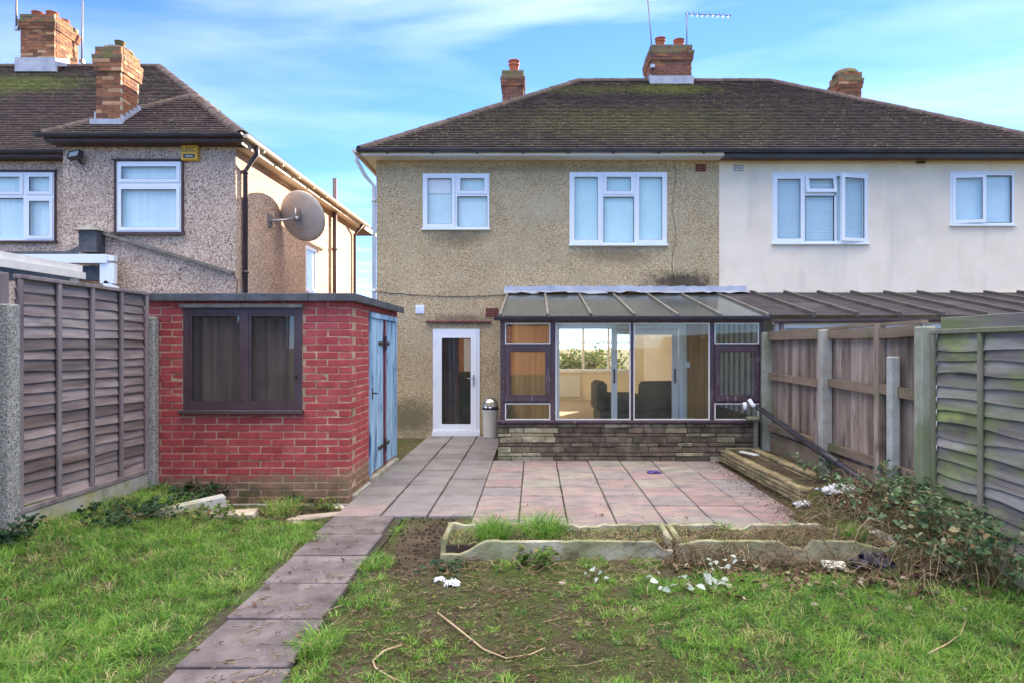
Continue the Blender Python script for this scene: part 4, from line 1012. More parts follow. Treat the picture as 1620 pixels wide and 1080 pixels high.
# ------------------------------------------------------------------ house on the left
lh = thing('semi_detached_house', 'pink-grey pebbledashed house at left with two brick chimneys and a sunlit side', 'house')
BYf, RYf = 11.5, 12.4; BXl, BXr = -8.37, -5.30; LZ = 5.22; LBACK = 19.2; LEFT = -18.0
lw1 = (at(185, 0, BYf)[0], at(288, 0, BYf)[0], at(0, 368, BYf)[1], at(0, 256, BYf)[1])
lw2 = (at(-60, 0, RYf)[0], at(87, 0, RYf)[0], at(0, 381, RYf)[1], at(0, 273, RYf)[1])
m = MB(); wall_holes(m, BXl, BXr, -.1, LZ, BYf, .28, [lw1], 0, 1); m.build('wall', [MT['pebble_pink'], MT['grey_room']], lh)
m = MB(); wall_holes(m, LEFT, BXl - .001, -.1, LZ, RYf, .28, [lw2], 0, 1); m.build('wall', [MT['pebble_pink'], MT['grey_room']], lh)
MB().box(BXl + .0, BXl + .28, BYf + .281, RYf + .279, -.1, LZ).build('wall', MT['pebble_pink'], lh)
sw = (15.0, 15.75, 2.95, 4.0)
def sideT(x, yy, z): return (BXr - (yy - 0), x, z)
m = MB(); wall_holes(m, BYf + .281, LBACK, -.1, LZ, 0, .28, [sw], 0, 0, sideT); m.build('wall', MT['pebble_pink'], lh)
MB().box(LEFT, BXr - .281, LBACK - .28, LBACK, -.1, LZ).build('wall', MT['pebble_pink'], lh)
m = MB()
def srect(y0, y1, z0, z1, t, w):
    m.box(BXr - .05, BXr + t, y0, y0 + w, z0, z1); m.box(BXr - .05, BXr + t, y1 - w, y1, z0, z1); m.box(BXr - .05, BXr + t, y0 + w, y1 - w, z1 - w, z1); m.box(BXr - .05, BXr + t, y0 + w, y1 - w, z0, z0 + w)
srect(*sw, .012, .07); m.box(BXr - .02, BXr + .07, sw[0] - .03, sw[1] + .03, sw[2] - .05, sw[2] - .001)
wi = m.build('window', MT['pvc'], lh); MB().box(BXr - .03, BXr - .02, sw[0] + .07, sw[1] - .07, sw[2] + .07, sw[3] - .07).build('blind', MT['curtain'], wi); MB().box(BXr - .012, BXr - .006, sw[0] + .07, sw[1] - .07, sw[2] + .07, sw[3] - .07).build('pane', MT['glass'], wi)
# windows
a, b, c, d = lw1; zt = at(0, 292, BYf)[1]
w = window(lh, lw1, BYf, [(a + .03, b - .03, zt + .03, d - .03, 'casement', None), (a + .035, b - .035, zt - .03, zt + .03, 'bar', None), (a + .03, b - .03, c + .03, zt - .03, 'casement', None)], backing='curtain', sill=False)
m = MB(); frame_ring(m, a - .035, b + .035, c - .03, d + .035, BYf - .035, BYf + .02, .034); m.box(a - .08, b + .08, BYf - .07, BYf - .036, c - .055, c - .01).box(a - .07, b + .07, BYf - .06, BYf - .036, d + .012, d + .037); m.build('surround', MT['brown_trim'], w)
a, b, c, d = lw2; zt = at(0, 311, RYf)[1]; xm = at(40, 0, RYf)[0]; xl = at(-10, 0, RYf)[0]
w = window(lh, lw2, RYf, [(xm + .03, b - .03, zt + .03, d - .03, 'casement', None), (xm + .03, b - .03, c + .03, zt - .03, 'casement', None), (xm - .03, xm + .03, c + .03, d - .03, 'bar', None), (xm + .03, b - .035, zt - .03, zt + .03, 'bar', None),
    (a + .03, xm - .03, zt + .03, d - .03, 'casement', None), (a + .03, xm - .03, c + .03, zt - .03, 'fixed', None), (a + .035, xm - .03, zt - .03, zt + .03, 'bar', None)], backing='curtain', sill=False)
m = MB(); frame_ring(m, a - .03, b + .03, c - .03, d + .03, RYf - .03, RYf + .02, .028); m.box(a - .08, b + .08, RYf - .07, RYf - .031, c - .05, c - .01).box(a - .06, b + .06, RYf - .06, RYf - .031, d + .01, d + .035); m.build('surround', MT['brown_trim'], w)
# roof
LP = .77; lz_e = 5.32; e_y, e_yb = 12.08, 11.16; e_x = -5.04; b_x = -8.50; LRUN = 4.62
half = (e_x - b_x) / 2; Cx = e_x - half; Cz = lz_e + half * LP
E = (e_x - LRUN, e_y + LRUN, lz_e + LRUN * LP); D = (e_x - half, e_y + half, Cz); Cc = (Cx, e_yb + half, Cz)
A = (b_x, e_yb, lz_e); B = (e_x, e_yb, lz_e); far = e_y + 2 * LRUN; FL = LEFT - .3
def low(p): return (p[0], p[1], p[2] - .03)
m = MB(); P = [A, B, Cc, D, E, (e_x, far, lz_e), (FL, E[1], E[2]), (FL, e_y, lz_e), (FL, far, lz_e), (b_x, e_y, lz_e)]
m.add([low(p) for p in P], [(0, 1, 2), (1, 5, 4, 3, 2), (9, 3, 4, 6, 7), (0, 2, 3, 9), (6, 4, 5, 8), (7, 8, 5, 1, 0, 9)])
lroof = m.build('roof', MT['ridge'], lh)
tiles_object('roof_tiles', lroof, 'roof_left', [
    ((0, e_y, lz_e), (1, 0, 0), (0, 1, 0), LP, LRUN, lambda t: FL, lambda t: (b_x + t if t < half else e_x - t)),
    ((0, e_yb, lz_e), (1, 0, 0), (0, 1, 0), LP, half, lambda t: b_x + t, lambda t: e_x - t),
    ((e_x, 0, lz_e), (0, 1, 0), (-1, 0, 0), LP, LRUN, lambda t: (e_yb + t if t < half else e_y + t), lambda t: far - t)])
ridge_run(lroof, (FL, E[1], E[2]), E); ridge_run(lroof, D, E); ridge_run(lroof, B, Cc); ridge_run(lroof, A, Cc); ridge_run(lroof, Cc, D)
MB().box(b_x + .03, e_x - .02, e_yb + .03, e_yb + .05, LZ - .02, lz_e - .03).build('fascia', MT['brown_trim'], lh)
MB().box(b_x + .03, e_x - .02, e_yb + .051, BYf - .001, LZ - .02, LZ - .001).build('soffit', MT['brown_trim'], lh)
MB().box(FL, b_x - .001, e_y + .03, e_y + .05, LZ - .02, lz_e - .03).build('fascia', MT['brown_trim'], lh)
MB().box(FL, b_x - .001, e_y + .051, RYf - .001, LZ - .02, LZ - .001).build('soffit', MT['brown_trim'], lh)
MB().box(e_x - .04, e_x - .02, e_yb + .06, far, LZ - .06, lz_e - .03).build('fascia', MT['cream_gutter'], lh)
MB().box(BXr + .001, e_x - .041, BYf, LBACK, LZ - .05, LZ - .03).build('soffit', MT['cream_gutter'], lh)
m = MB(); gutter(m, (b_x - .06, e_yb - .03, lz_e + .0), (e_x + .03, e_yb - .03, lz_e + .0), .06); m.build('gutter', MT['black_gutter'], lh)
m = MB(); gutter(m, (FL, e_y - .03, lz_e), (b_x + .1, e_y - .03, lz_e), .06); m.build('gutter', MT['black_gutter'], lh)
m = MB(); gutter(m, (e_x + .06, e_yb - .02, lz_e - .01), (e_x + .06, LBACK + .3, lz_e - .05), .062)
for i in range(9): m.tube([(e_x + .06, e_yb + .7 + i * .9, lz_e - .085), (e_x + .06, e_yb + .76 + i * .9, lz_e - .085)], .03, 6)
m.build('gutter', MT['cream_gutter'], lh)
dy = 11.75
downpipe(lh, [(e_x + .05, dy - .1, lz_e - .07), (e_x + .05, dy - .1, lz_e - .2), (BXr + .06, dy, lz_e - .48), (BXr + .06, dy, -.05)], .042, 'black_gutter', [(BXr + .06, dy, z) for z in (lz_e - .5, 3.0, 1.5)])
downpipe(lh, [(BXr + .08, 16.95, .0), (BXr + .08, 16.95, 6.05)], .055, 'brown_gutter', [(BXr + .08, 16.95, z) for z in (2.9, 4.2)], 'soil_pipe')
downpipe(lh, [(e_x + .05, 18.9, lz_e - .1), (BXr + .06, 18.9, lz_e - .4), (BXr + .06, 18.9, 0)], .04, 'brown_gutter')
# chimneys
ch = chimney(lh, -7.84, -7.39, 11.58, 12.12, 5.45, 7.02, 'brick_chim', 2, .05, 4)
MB().lathe([(.26, 0), (.24, .05), (.15, .09), (0, .10)], 12, (-7.615, 11.85, 7.02)).build('mortar_cap', MT['brick_moss'], ch)
pot(ch, -7.58, 11.85, 7.08, .085, .15, 'brick_moss')
m = MB().box(-7.90, -7.33, 11.50, 11.575, 5.58, 5.70)
for i in range(5): m.box(-7.388, -7.36, 11.58 + i * .11, 11.685 + i * .11, 5.58 + i * .085, 5.80 + i * .085)
m.box(-7.87, -7.842, 11.58, 11.75, 5.58, 5.86); m.build('flashing', MT['lead'], ch)
rz = E[2]
ch = chimney(lh, -12.90, -12.04, 16.25, 17.1, rz - .3, rz + 1.12, 'brick_chim', 2, .05, 3)
for (qx, qy) in ((-12.65, 16.5), (-12.28, 16.5), (-12.28, 16.9)): pot(ch, qx, qy, rz + 1.12, .13, .16)
MB().box(-12.98, -11.96, 16.17, 16.245, rz - .35, rz + .0).bar((-12.0, 16.25, rz - .1), (-12.0, 16.7, rz + .1), .04, .18).build('flashing', MT['lead'], ch)
# raked coping and pier where an old lean-to met the wall
m = MB().bar((-7.62, BYf - .05, 3.66), (-5.33, BYf - .05, 2.96), .11, .05); m.build('coping', MT['bar_wood'], lh)
m = MB(); m.add([(-8.02, 11.2, 3.68), (-7.56, 11.2, 3.68), (-7.56, 11.52, 3.68), (-8.02, 11.52, 3.68), (-7.79, 11.36, 3.79)], [(0, 1, 4), (1, 2, 4), (2, 3, 4), (3, 0, 4), (3, 2, 1, 0)]); m.build('pier_cap', MT['concrete'], lh)
MB().box(-7.93, -7.62, 11.27, 11.499, 3.30, 3.679).build('pier', MT['felt'], lh)
m = MB(); m.add([(-9.9, 11.30, 3.27), (-7.95, 11.30, 3.27), (-7.93, 11.30, 3.42), (-8.15, 11.30, 3.32), (-9.9, 11.30, 3.31)], [(0, 1, 2, 3, 4)]); m.box(-9.9, -7.4, 11.25, 11.31, 2.80, 3.06); m.build('felt_upstand', MT['felt'], lh)
m = MB().box(-9.9, -7.34, 11.10, 11.24, 3.09, 3.24).box(-7.34, -7.22, 11.12, 11.22, 3.13, 3.22); m.build('box_gutter', MT['pvc'], lh)
m = MB().box(-7.47, -7.22, 11.13, 11.21, 2.74, 3.089).bar((-7.40, 11.17, 2.76), (-7.1, 11.17, 2.56), .08, .09).box(-7.0, -6.82, 11.13, 11.21, 2.55, 2.60); m.build('hopper_pipe', MT['pvc'], lh)
m = MB().tube([(-5.30 - .04, BYf - .02, 2.93), (-5.27, BYf - .02, 2.85), (-5.27, BYf - .02, 2.4)], .008, 5); m.build('cable', MT['print_black'], lh)

# white-edged canopy roof next door
cn = thing('canopy', 'white boarded edge of a low canopy roof above the left fence', 'canopy')
for z0, z1, dx in ((2.70, 2.80, 0), (2.81, 2.91, -.05)): MB().box(-7.0 + dx, -6.96 + dx, 6.2, 10.05, z0, z1).build('edge_board', MT['white_paint'], cn)
m = MB(); m.add([(-9.5, 6.2, 3.05), (-7.04, 6.2, 2.80), (-7.04, 10.03, 2.80), (-9.5, 10.03, 3.05)], [(0, 1, 2, 3)]); m.build('roof_sheet', MT['sheet_dark'], cn)
MB().box(-7.1, -7.02, 6.3, 6.38, -.05, 2.7).box(-7.1, -7.02, 9.9, 9.98, -.05, 2.7).build('post', MT['white_paint'], cn)

# ------------------------------------------------------------------ things fixed to the houses
dish = thing('satellite_dish', 'large grey satellite dish seen from behind on the left house side wall', 'satellite dish')
dc = Vector((-4.82, 13.35, 4.32)); dn = Vector((.28, .88, .38)).normalized()
Mq = dn.to_track_quat('Z', 'Y').to_matrix().to_4x4()
prof = [(0, 0)] + [(r, .28 * r * r) for r in (.1, .2, .3, .4, .5)] + [(.53, .082), (.52, .062), (.44, .040)] + [(r, .28 * r * r - .012) for r in (.3, .2, .1)] + [(0, -.012)]
MB().lathe(prof, 32, dc, 0, Mq).build('reflector', MT['dish'], dish)
bk = dc - dn * .05
m = MB().bar(bk + Vector((0, 0, -.22)), bk + Vector((0, 0, .18)), .09, .05, 0, dn).tube([dc - dn * .03, dc - dn * .2], .05, 10).tube([bk - dn * .12 + Vector((0, 0, -.05)), bk - dn * .12 + Vector((0, 0, .22))], .025, 8); m.build('bracket', MT['galv'], dish)
wp = Vector((BXr, 12.95, 4.17)); m = MB().tube([bk - dn * .12, wp + Vector((.1, 0, 0)), wp], .025, 8).box(BXr + .001, BXr + .03, 12.85, 13.05, 4.05, 4.3); m.build('wall_arm', MT['galv'], dish)
lb = dc + Mq.to_3x3() @ Vector((0, -.52, .08)); le = dc + dn * .42 + Vector((0, 0, -.40))
m = MB().tube([lb, le], .014, 6).tube([le, le + Vector((-.05, -.08, .1))], .035, 8); m.build('receiver_arm', MT['galv'], dish)

al = thing('alarm_box', 'yellow burglar alarm box lettered above a black strip, beside the left house window', 'alarm box')
ax, az = at(303, 243.5, BYf)
MB().cbox(ax - .145, ax + .145, BYf - .085, BYf - .001, az - .14, az + .14, .015).build('case', MT['yellow'], al)
MB().box(ax - .10, ax + .10, BYf - .0885, BYf - .0855, az - .10, az - .035).build('strip', MT['print_black'], al)
MB().box(ax - .07, ax + .07, BYf - .090, BYf - .0888, az - .076, az - .058).build('small_print', MT['print_white'], al)
def text(body, size, loc, rot, mat, parent, name, ext=.001):
    cu = bpy.data.curves.new(name, 'FONT'); cu.body = body; cu.size = size; cu.align_x = 'CENTER'; cu.align_y = 'CENTER'; cu.extrude = ext
    tmp = bpy.data.objects.new('t', cu); C.objects.link(tmp); bpy.context.view_layer.update()
    me = bpy.data.meshes.new_from_object(tmp.evaluated_get(bpy.context.evaluated_depsgraph_get())); bpy.data.objects.remove(tmp)
    me.materials.clear(); me.materials.append(MT[mat]); return link(name, me, parent, loc, rot)
text('LESC', .115, (ax, BYf - .087, az + .045), (R(90), 0, 0), 'print_black', al, 'lettering')

fl = thing('flood_light', 'small dark floodlight with glass lens under the left eaves', 'flood light')
fx, fz = at(128, 251, BYf); Mf = Matrix.Translation((fx, BYf - .16, fz + .02)) @ Matrix.Rotation(R(-22), 4, 'X') @ Matrix.Rotation(R(-14), 4, 'Z')
m = MB(); frame_ring(m, -.12, .12, -.07, .07, -.03, .06, .014, 0, None, Mf); m.box(-.119, .119, .03, .06, -.069, .069, 0, Mf); m.build('housing', MT['black_gutter'], fl)
MB().box(-.106, .106, -.018, -.010, -.056, .056, 0, Mf).build('lens', MT['lamp_glass'], fl)
MB().tube([(fx + .04, BYf - .11, fz - .02), (fx + .04, BYf - .08, fz - .10), (fx + .04, BYf, fz - .10)], .022, 8).build('bracket', MT['black_gutter'], fl)

def aerial(name, pts, booms, label, r=.016):
    t = thing(name, label, 'aerial', 'television aerials on the chimneys')
    MB().tube(pts, r, 6).build('mast', MT['aerial'], t)
    m = MB()
    for a, b, n in booms:
        a, b = Vector(a), Vector(b); m.tube([a, b], .012, 6)
        for i in range(n): p = a.lerp(b, (i + .5) / n); m.tube([p - Vector((0, .12, 0)), p + Vector((0, .12, 0))], .006, 5)
    if booms: m.build('boom', MT['aerial'], t)
    MB().box(pts[0][0] - .05, pts[0][0] + .05, pts[0][1] - .03, pts[0][1] + .05, pts[0][2] - .03, pts[0][2] + .05).build('clamp', MT['galv'], t)
    return t
aerial('television_aerial', [(cx0 + .02, 15.72, 8.45), (cx0 - .02, 15.72, 9.2), (cx0 - .10, 15.72, 10.1)], [((cx0 - .14, 15.72, 10.1), (cx0 + .15, 15.72, 10.12), 4)], 'thin leaning aerial mast at the left edge of the central chimney')
ax_ = at(1086, 0, 16.0)[0]
aerial('television_aerial', [(ax_, 15.97, 8.9), (ax_, 15.97, 9.86)], [((ax_ - .05, 15.97, 9.86), (ax_ + 1.1, 15.97, 9.82), 9)], 'aerial with a long horizontal boom pointing right above the central chimney')
aerial('television_aerial', [(-13.0, 16.25, rz + .75), (-13.0, 16.25, rz + 1.9)], [], 'bare upright aerial mast at the left side of the farthest-left chimney', .02)
aerial('television_aerial', [(-11.95, 17.1, rz + .3), (-11.93, 17.1, rz + 1.9)], [], 'bare upright aerial mast right of the farthest-left chimney', .02)

# ------------------------------------------------------------------ brick shed
shed = thing('brick_shed', 'small flat-roofed shed of red painted brick with blue double doors', 'shed')
SX0, SX1, SY0, SY1 = -4.22, -2.0, 7.02, 9.46; CS = .0785; NC = 27; SB = .035
STOP = SB + NC * CS
swx0, swx1, swz0, swz1 = at(290, 0, SY0)[0], at(478, 0, SY0)[0], SB + 12 * CS, SB + 26 * CS - .0
m = MB(); wall_holes(m, SX0, SX1 - .008, -.12, STOP + .03, SY0 + .004, .10, [(swx0, swx1, swz0, swz1)], 0, 0); m.build('mortar_wall', MT['mortar'], shed)
dY0, dY1, dZ0, dZ1 = 7.84, 9.33, .09, 2.04
def shT(x, yy, z): return (SX1 - .004 - yy, x, z)
m = MB(); wall_holes(m, SY0 + .108, SY1, -.12, STOP + .03, 0, .10, [(dY0, dY1, dZ0, dZ1)], 0, 0, shT); m.build('mortar_wall', MT['mortar'], shed)
MB().box(SX0, SX0 + .1, SY0 + .108, SY1, -.12, STOP).box(SX0 + .101, SX1 - .11, SY1 - .1, SY1, -.12, STOP).build('mortar_wall', MT['mortar'], shed)
BL, BH, JT = .2415, CS - .0095, .0095
bcache = {}
def brick(cx, cy, cz, lx_, ly_):
    key = (round(lx_, 2), round(ly_, 2), random.randrange(3))
    if key not in bcache: bcache[key] = MB().cbox(-lx_ / 2, lx_ / 2, -ly_ / 2, ly_ / 2, 0, BH, .006, 0, None, .003).mesh('brick', MT['brick_paint'])
    link('brick', bcache[key], shed, (cx + random.uniform(-.0015, .0015), cy + random.uniform(-.002, .002), cz), (0, R(random.uniform(-.25, .25)), R(random.uniform(-.4, .4))))
for i in range(-1, NC):
    z = SB + i * CS + JT / 2
    # front face, from the corner leftwards; alternate courses start with a header
    x = SX1
    first = True
    while x > SX0 + .02:
        L = BL / 2 if (first and i % 2) else BL
        a = max(x - L, SX0)
        blocked = (z + BH > swz0 + .01 and z < swz1 - .01)
        segs = [(a, x)]
        if blocked:
            segs = []
            if x > swx1: segs.append((max(a, swx1), x))
            if a < swx0: segs.append((a, min(x, swx0)))
        for (s, e) in segs:
            if e - s > .035:
                dp = .235 if (first and i % 2) else .10
                brick((s + e) / 2, SY0 + dp / 2, z, e - s - JT, dp)
        x -= L; first = False
    # right-hand face
    y = SY0 + (.246 if i % 2 else .111)
    while y < SY1 - .02:
        L = BL; e = min(y + L, SY1)
        segs = [(y, e)]
        if z + BH > dZ0 + .01 and z < dZ1 - .01:
            segs = []
            if y < dY0: segs.append((y, min(e, dY0)))
            if e > dY1: segs.append((max(y, dY1), e))
        for (s, q) in segs:
            if q - s > .03: brick(SX1 - .05, (s + q) / 2, z, .10, q - s - JT)
        y += L
# footing
MB().cbox(SX0, SX1 + .02, SY0 - .02, SY0 + .12, -.14, SB - CS + .004, .01).cbox(SX1 - .1, SX1 + .03, SY0 + .121, SY1, -.14, .03, .01).build('footing', MT['concrete'], shed)
# roof: felt-covered slab with a lipped edge in lengths
MB().box(SX0 - .05, SX1 + .06, SY0 - .06, SY1 + .05, STOP + .031, STOP + .055).build('roof', MT['felt'], shed)
m = MB()
for a, b in ((SX0 - .06, -3.1), (-3.098, -2.42), (-2.418, SX1 + .07)): m.cbox(a, b, SY0 - .085, SY0 - .061, STOP - .012, STOP + .075, .006)
m.build('felt_edge', MT['felt'], shed)
m = MB()
for a, b in ((SY0 - .06, 8.3), (8.302, SY1 + .06)): m.cbox(SX1 + .061, SX1 + .085, a, b, STOP - .012, STOP + .075, .006)
m.build('felt_edge', MT['felt'], shed)
# window
m = MB(); frame_ring(m, swx0, swx1, swz0, swz1, SY0 - .005, SY0 + .06, .06); xm = at(388, 0, SY0)[0]; m.box(xm - .034, xm + .034, SY0 - .004, SY0 + .058, swz0 + .06, swz1 - .06)
wn_ = m.build('window', MT['brown_smooth'], shed)
for a, b in ((swx0 + .061, xm - .035), (xm + .035, swx1 - .061)):
    m = MB(); frame_ring(m, a, b, swz0 + .061, swz1 - .061, SY0 + .003, SY0 + .04, .028); m.build('sash', MT['brown_smooth'], wn_)
    MB().box(a + .027, b - .027, SY0 + .02, SY0 + .026, swz0 + .088, swz1 - .088).build('pane', MT['glass_dark'], wn_)
MB().cbox(swx0 - .03, swx1 + .02, SY0 - .06, SY0 + .01, swz0 - .045, swz0 - .001, .006).build('sill', MT['brown_smooth'], wn_)
MB().box(swx0 - .02, swx1 + .02, SY0 - .05, SY0 + .0, swz1 + .001, swz1 + .042).build('head_board', MT['bar_wood'], wn_)
MB().box(SX0 + .10, SX1 - .12, SY0 + .9, SY0 + .92, -.1, STOP).build('inner_wall', MT['dark_room'], shed)
m = MB(); vs = []; fs = []
for i in range(60):
    x = swx0 + .03 + (swx1 - swx0 - .06) * i / 59; yy = SY0 + .16 + .018 * math.sin(i * .9) + .012 * math.sin(i * .37 + 1)
    vs += [(x, yy, swz0 - .05), (x, yy, swz1)]
    if i: fs.append((2 * i - 2, 2 * i, 2 * i + 1, 2 * i - 1))
m.add(vs, fs, 0, True); m.build('curtain', MT['reflection_sheet'], wn_)  # added pleated sheet, coloured like the garden reflections the glass would show
MB().box(SX0 - .02, SX0 + .075, SY0 - .035, SY0 - .004, .0, 1.98).build('corner_strip', MT['brick_paint'], shed)
# doors: frame, two boarded leaves with strap hinges
fx0 = SX1 + .0
m = MB().box(fx0 - .06, fx0 + .022, dY0, dY0 + .045, dZ0, dZ1).box(fx0 - .06, fx0 + .022, dY1 - .045, dY1, dZ0, dZ1).box(fx0 - .06, fx0 + .03, dY0 - .02, dY1 + .02, dZ1 - .03, dZ1 + .03); m.build('door_frame', MT['blue_paint'], shed)
ym = (dY0 + dY1) / 2
MB().box(fx0 + .001, fx0 + .03, ym - .028, ym + .028, dZ0 + .01, dZ1 - .031).build('centre_strip', MT['maroon'], shed)
for k, (a, b) in enumerate(((dY0 + .048, ym - .03), (ym + .03, dY1 - .048))):
    lf = MB().box(fx0 - .045, fx0 - .022, a, b, dZ0 + .02, dZ1 - .035).build('door', MT['blue_paint'], shed)
    n = 5; bw = (b - a) / n
    for i in range(n): MB().cbox(fx0 - .021, fx0 + .006, a + i * bw + .002, a + (i + 1) * bw - .002, dZ0 + .015, dZ1 - .033, .004).build('board', MT['blue_paint'], lf)
    s = 1 if k else -1; yb = b if not k else a
    for z in (.36, 1.70):
        m = MB(); yy = ym + s * .03
        m.box(fx0 + .0305, fx0 + .036, min(yy - s * .02, yy + s * .02), max(yy - s * .02, yy + s * .02), z - .09, z + .09)
        m.prism([(0, 0)] * 3, 0, 0) if False else m.bar((fx0 + .012, yy + s * .02, z), (fx0 + .012, yy + s * .27, z), .012, .045)
        m.build('hinge', MT['iron'], lf)
    if not k: MB().box(fx0 + .0065, fx0 + .02, a + .03, a + .07, 1.02, 1.16).tube([(fx0 + .02, a + .05, 1.09), (fx0 + .05, a + .05, 1.09), (fx0 + .05, a + .17, 1.08)], .01, 6).build('latch', MT['iron'], lf)
MB().cbox(SX1 - .1, SX1 + .05, dY0, dY1, -.02, .07, .01).build('threshold', MT['concrete'], shed)
m = MB().tube([at(468, 597, SY0)[:1] + (SY0 - .002, at(0, 598, SY0)[1]), (at(471, 0, SY0)[0], SY0 - .05, at(0, 594, SY0)[1]), (at(474, 0, SY0)[0], SY0 - .05, at(0, 588, SY0)[1])], .007, 6); m.build('wall_hook', MT['iron'], shed)

# ------------------------------------------------------------------ swing-top bin
bn = thing('swing_top_bin', 'cream cylindrical kitchen bin with chrome dome lid beside the back door', 'bin')
bxc, byc = -.80, 11.85; bn.location = (bxc, byc, 0); S = 1.0
MB().lathe([(0, .005), (.128, .005), (.13, .02), (.145, .49), (.148, .50), (.148, .52), (.14, .525)], 28).build('body', MT['cream_bin'], bn)
MB().lathe([(.150, .515), (.154, .525), (.154, .545), (.148, .555)], 28).build('collar', MT['print_black'], bn)
MB().lathe([(.147, .552), (.145, .60), (.128, .66), (.095, .705), (.05, .732), (0, .74)], 28).build('dome_lid', MT['chrome'], bn)
m = MB(); 
for i in range(9):
    a0 = R(-150 + i * 14)
    pass
m.box(-.085, .085, -.150, -.135, .575, .655); m.build('flap', MT['chrome'], bn)
# ------------------------------------------------------------------ left fence: lap panel, battens, concrete posts and gravel board
def wavy_slat(y0, y1, z, h, mat, seed, amp, xf, xb, seg=9, ph=0):
    """one waney lap slat along y; lower edge proud, edge uneven"""
    r = random.Random(seed); f1, f2, p1, p2 = r.uniform(2, 4), r.uniform(5, 8), r.uniform(0, 6), r.uniform(0, 6); tilt = r.uniform(-.012, .012)
    vs = []; fs = []
    for i in range(seg + 1):
        t = i / seg; y = y0 + (y1 - y0) * t; e = amp * (math.sin(f1 * y + p1) * .7 + math.sin(f2 * y + p2) * .4) + tilt * (t - .5)
        bow = .004 * math.sin(f2 * y + p1)
        vs += [(xf + bow, y, z + e), (xf - .010 * (1 if xf > xb else -1) + bow, y, z + e), (xb, y, z + h), (xb + (.008 if xf > xb else -.008), y, z + h)]
        if i:
            o = 4 * i - 4
            for k in range(4): fs.append((o + k, o + (k + 1) % 4, o + 4 + (k + 1) % 4, o + 4 + k))
    fs += [(3, 2, 1, 0), (4 * seg, 4 * seg + 1, 4 * seg + 2, 4 * seg + 3)]
    if xf < xb: fs = [tuple(reversed(f)) for f in fs]
    m = MB(); m.add(vs, fs); return m
def left_panel(y0, y1, label, posts=True):
    X = -4.13; t = thing('fence_panel', label, 'fence', 'left fence panels')
    n = 20; zb, zt = .375, 2.20; st = (zt - zb) / n
    for i in range(n): wavy_slat(y0 + .02, y1 - .02, zb + i * st - .012, st + .030, 'slat_purple', i * 7 + int(y0 * 10), .011, X - .002, X - .036).build('slat', MT['slat_purple'], t)
    L = y1 - y0
    for k in range(5):
        y = y0 + .025 + (L - .05) * k / 4; MB().cbox(X + .004, X + .028, y - .022, y + .022, zb - .01, zt, .004).build('batten', MT['batten'], t)
    MB().cbox(X - .03, X + .034, y0, y1, zt + .001, zt + .035, .004).build('top_rail', MT['batten'], t)
    MB().cbox(X + .004, X + .030, y0, y1, zb - .055, zb - .011, .004).build('bottom_rail', MT['batten'], t)
    MB().cbox(X - .04, X + .02, y0, y1, -.1, zb - .056, .008).build('gravel_board', MT['gravel_board'], t)
    return t
left_panel(5.16, 6.90, 'weathered purple-grey lap panel on concrete gravel board, left of the red shed')
left_panel(3.22, 4.98, 'weathered lap panel nearest the camera on the left side')
def conc_post(x, y, z1, mat, label, w=.10, d=.11, z0=-.2, grp='concrete fence posts'):
    m = MB().cbox(x - w / 2, x + w / 2, y - d / 2, y + d / 2, z0, z1, .012); o = m.build('concrete_post', MT[mat])
    return tag(o, label, 'fence post', grp)
conc_post(-4.12, 5.07, 1.99, 'aggregate', 'pebbly concrete post at the near end of the left lap panel', .11, .12)
conc_post(-4.11, 6.965, 1.975, 'aggregate', 'dark pebbly concrete post against the corner of the red shed', .10, .10)
MB_post = MB().cbox(-4.20, -4.15, 5.02, 5.12, -.1, 2.24, .006).build('timber_post', MT['batten']); tag(MB_post, 'wooden post behind the left concrete post', 'fence post')

# ------------------------------------------------------------------ right fence: upright boards on rails, then a lap panel
rf = thing('board_fence', 'brown close-boarded fence of upright boards between conservatory and green post', 'fence')
FX = 3.43
y = 5.66
while y < 9.32:
    w = random.uniform(.088, .115); z1 = 1.80 + random.uniform(-.02, .015)
    M = Matrix.Translation((FX, y + w / 2, 0)) @ Matrix.Rotation(R(random.uniform(2, 6)), 4, 'Z') @ Matrix.Rotation(R(random.uniform(-.5, .5)), 4, 'X')
    MB().cbox(-.007, .007, -w / 2 - .008, w / 2, .34 + random.uniform(-.04, .03), z1, .003, 0, M).build('board', MT['board_brown'], rf); y += w
for a, b in ((5.66, 6.30), (6.36, 7.40), (7.50, 9.28)):
    for z, h in ((1.80, .10), (1.24, .09), (.52, .085)):
        MB().bar((FX - .055, a, z + random.uniform(-.015, .015)), (FX - .055, b, z + random.uniform(-.015, .015)), .045, h).build('rail', MT['rail_brown'], rf)
    MB().box(FX - .05, FX - .02, a, b, .05, .43).build('gravel_board', MT['rail_brown'], rf)
m = MB().bar((FX - .05, 6.33, .2), (FX - .05, 6.33, 1.88), .07, .08, 0, (0, 1, 0)); m.build('stile', MT['board_brown'], rf)
MB().bar((FX - .03, 5.64, 1.875), (FX - .03, 9.3, 1.855), .07, .03).build('capping', MT['rail_brown'], rf)
conc_post(3.36, 9.36, 1.86, 'post_green', 'green-stained post at the conservatory corner', .14, .10)
conc_post(3.35, 7.45, 1.85, 'concrete', 'lichened concrete post halfway along the brown board fence', .13, .11)
conc_post(3.34, 6.02, 1.57, 'concrete_pale', 'short white concrete post leaning on the brown board fence', .09, .09)
conc_post(3.37, 5.58, 1.83, 'post_green', 'green concrete post between board fence and lap panel', .13, .12)
m = MB().bar((3.33, 7.52, .42), (3.31, 7.55, .80), .12, .03, 0, (0, 1, 0)); tag(m.build('split_plank', MT['board_brown']), 'split piece of plank against the lichened post', 'plank')
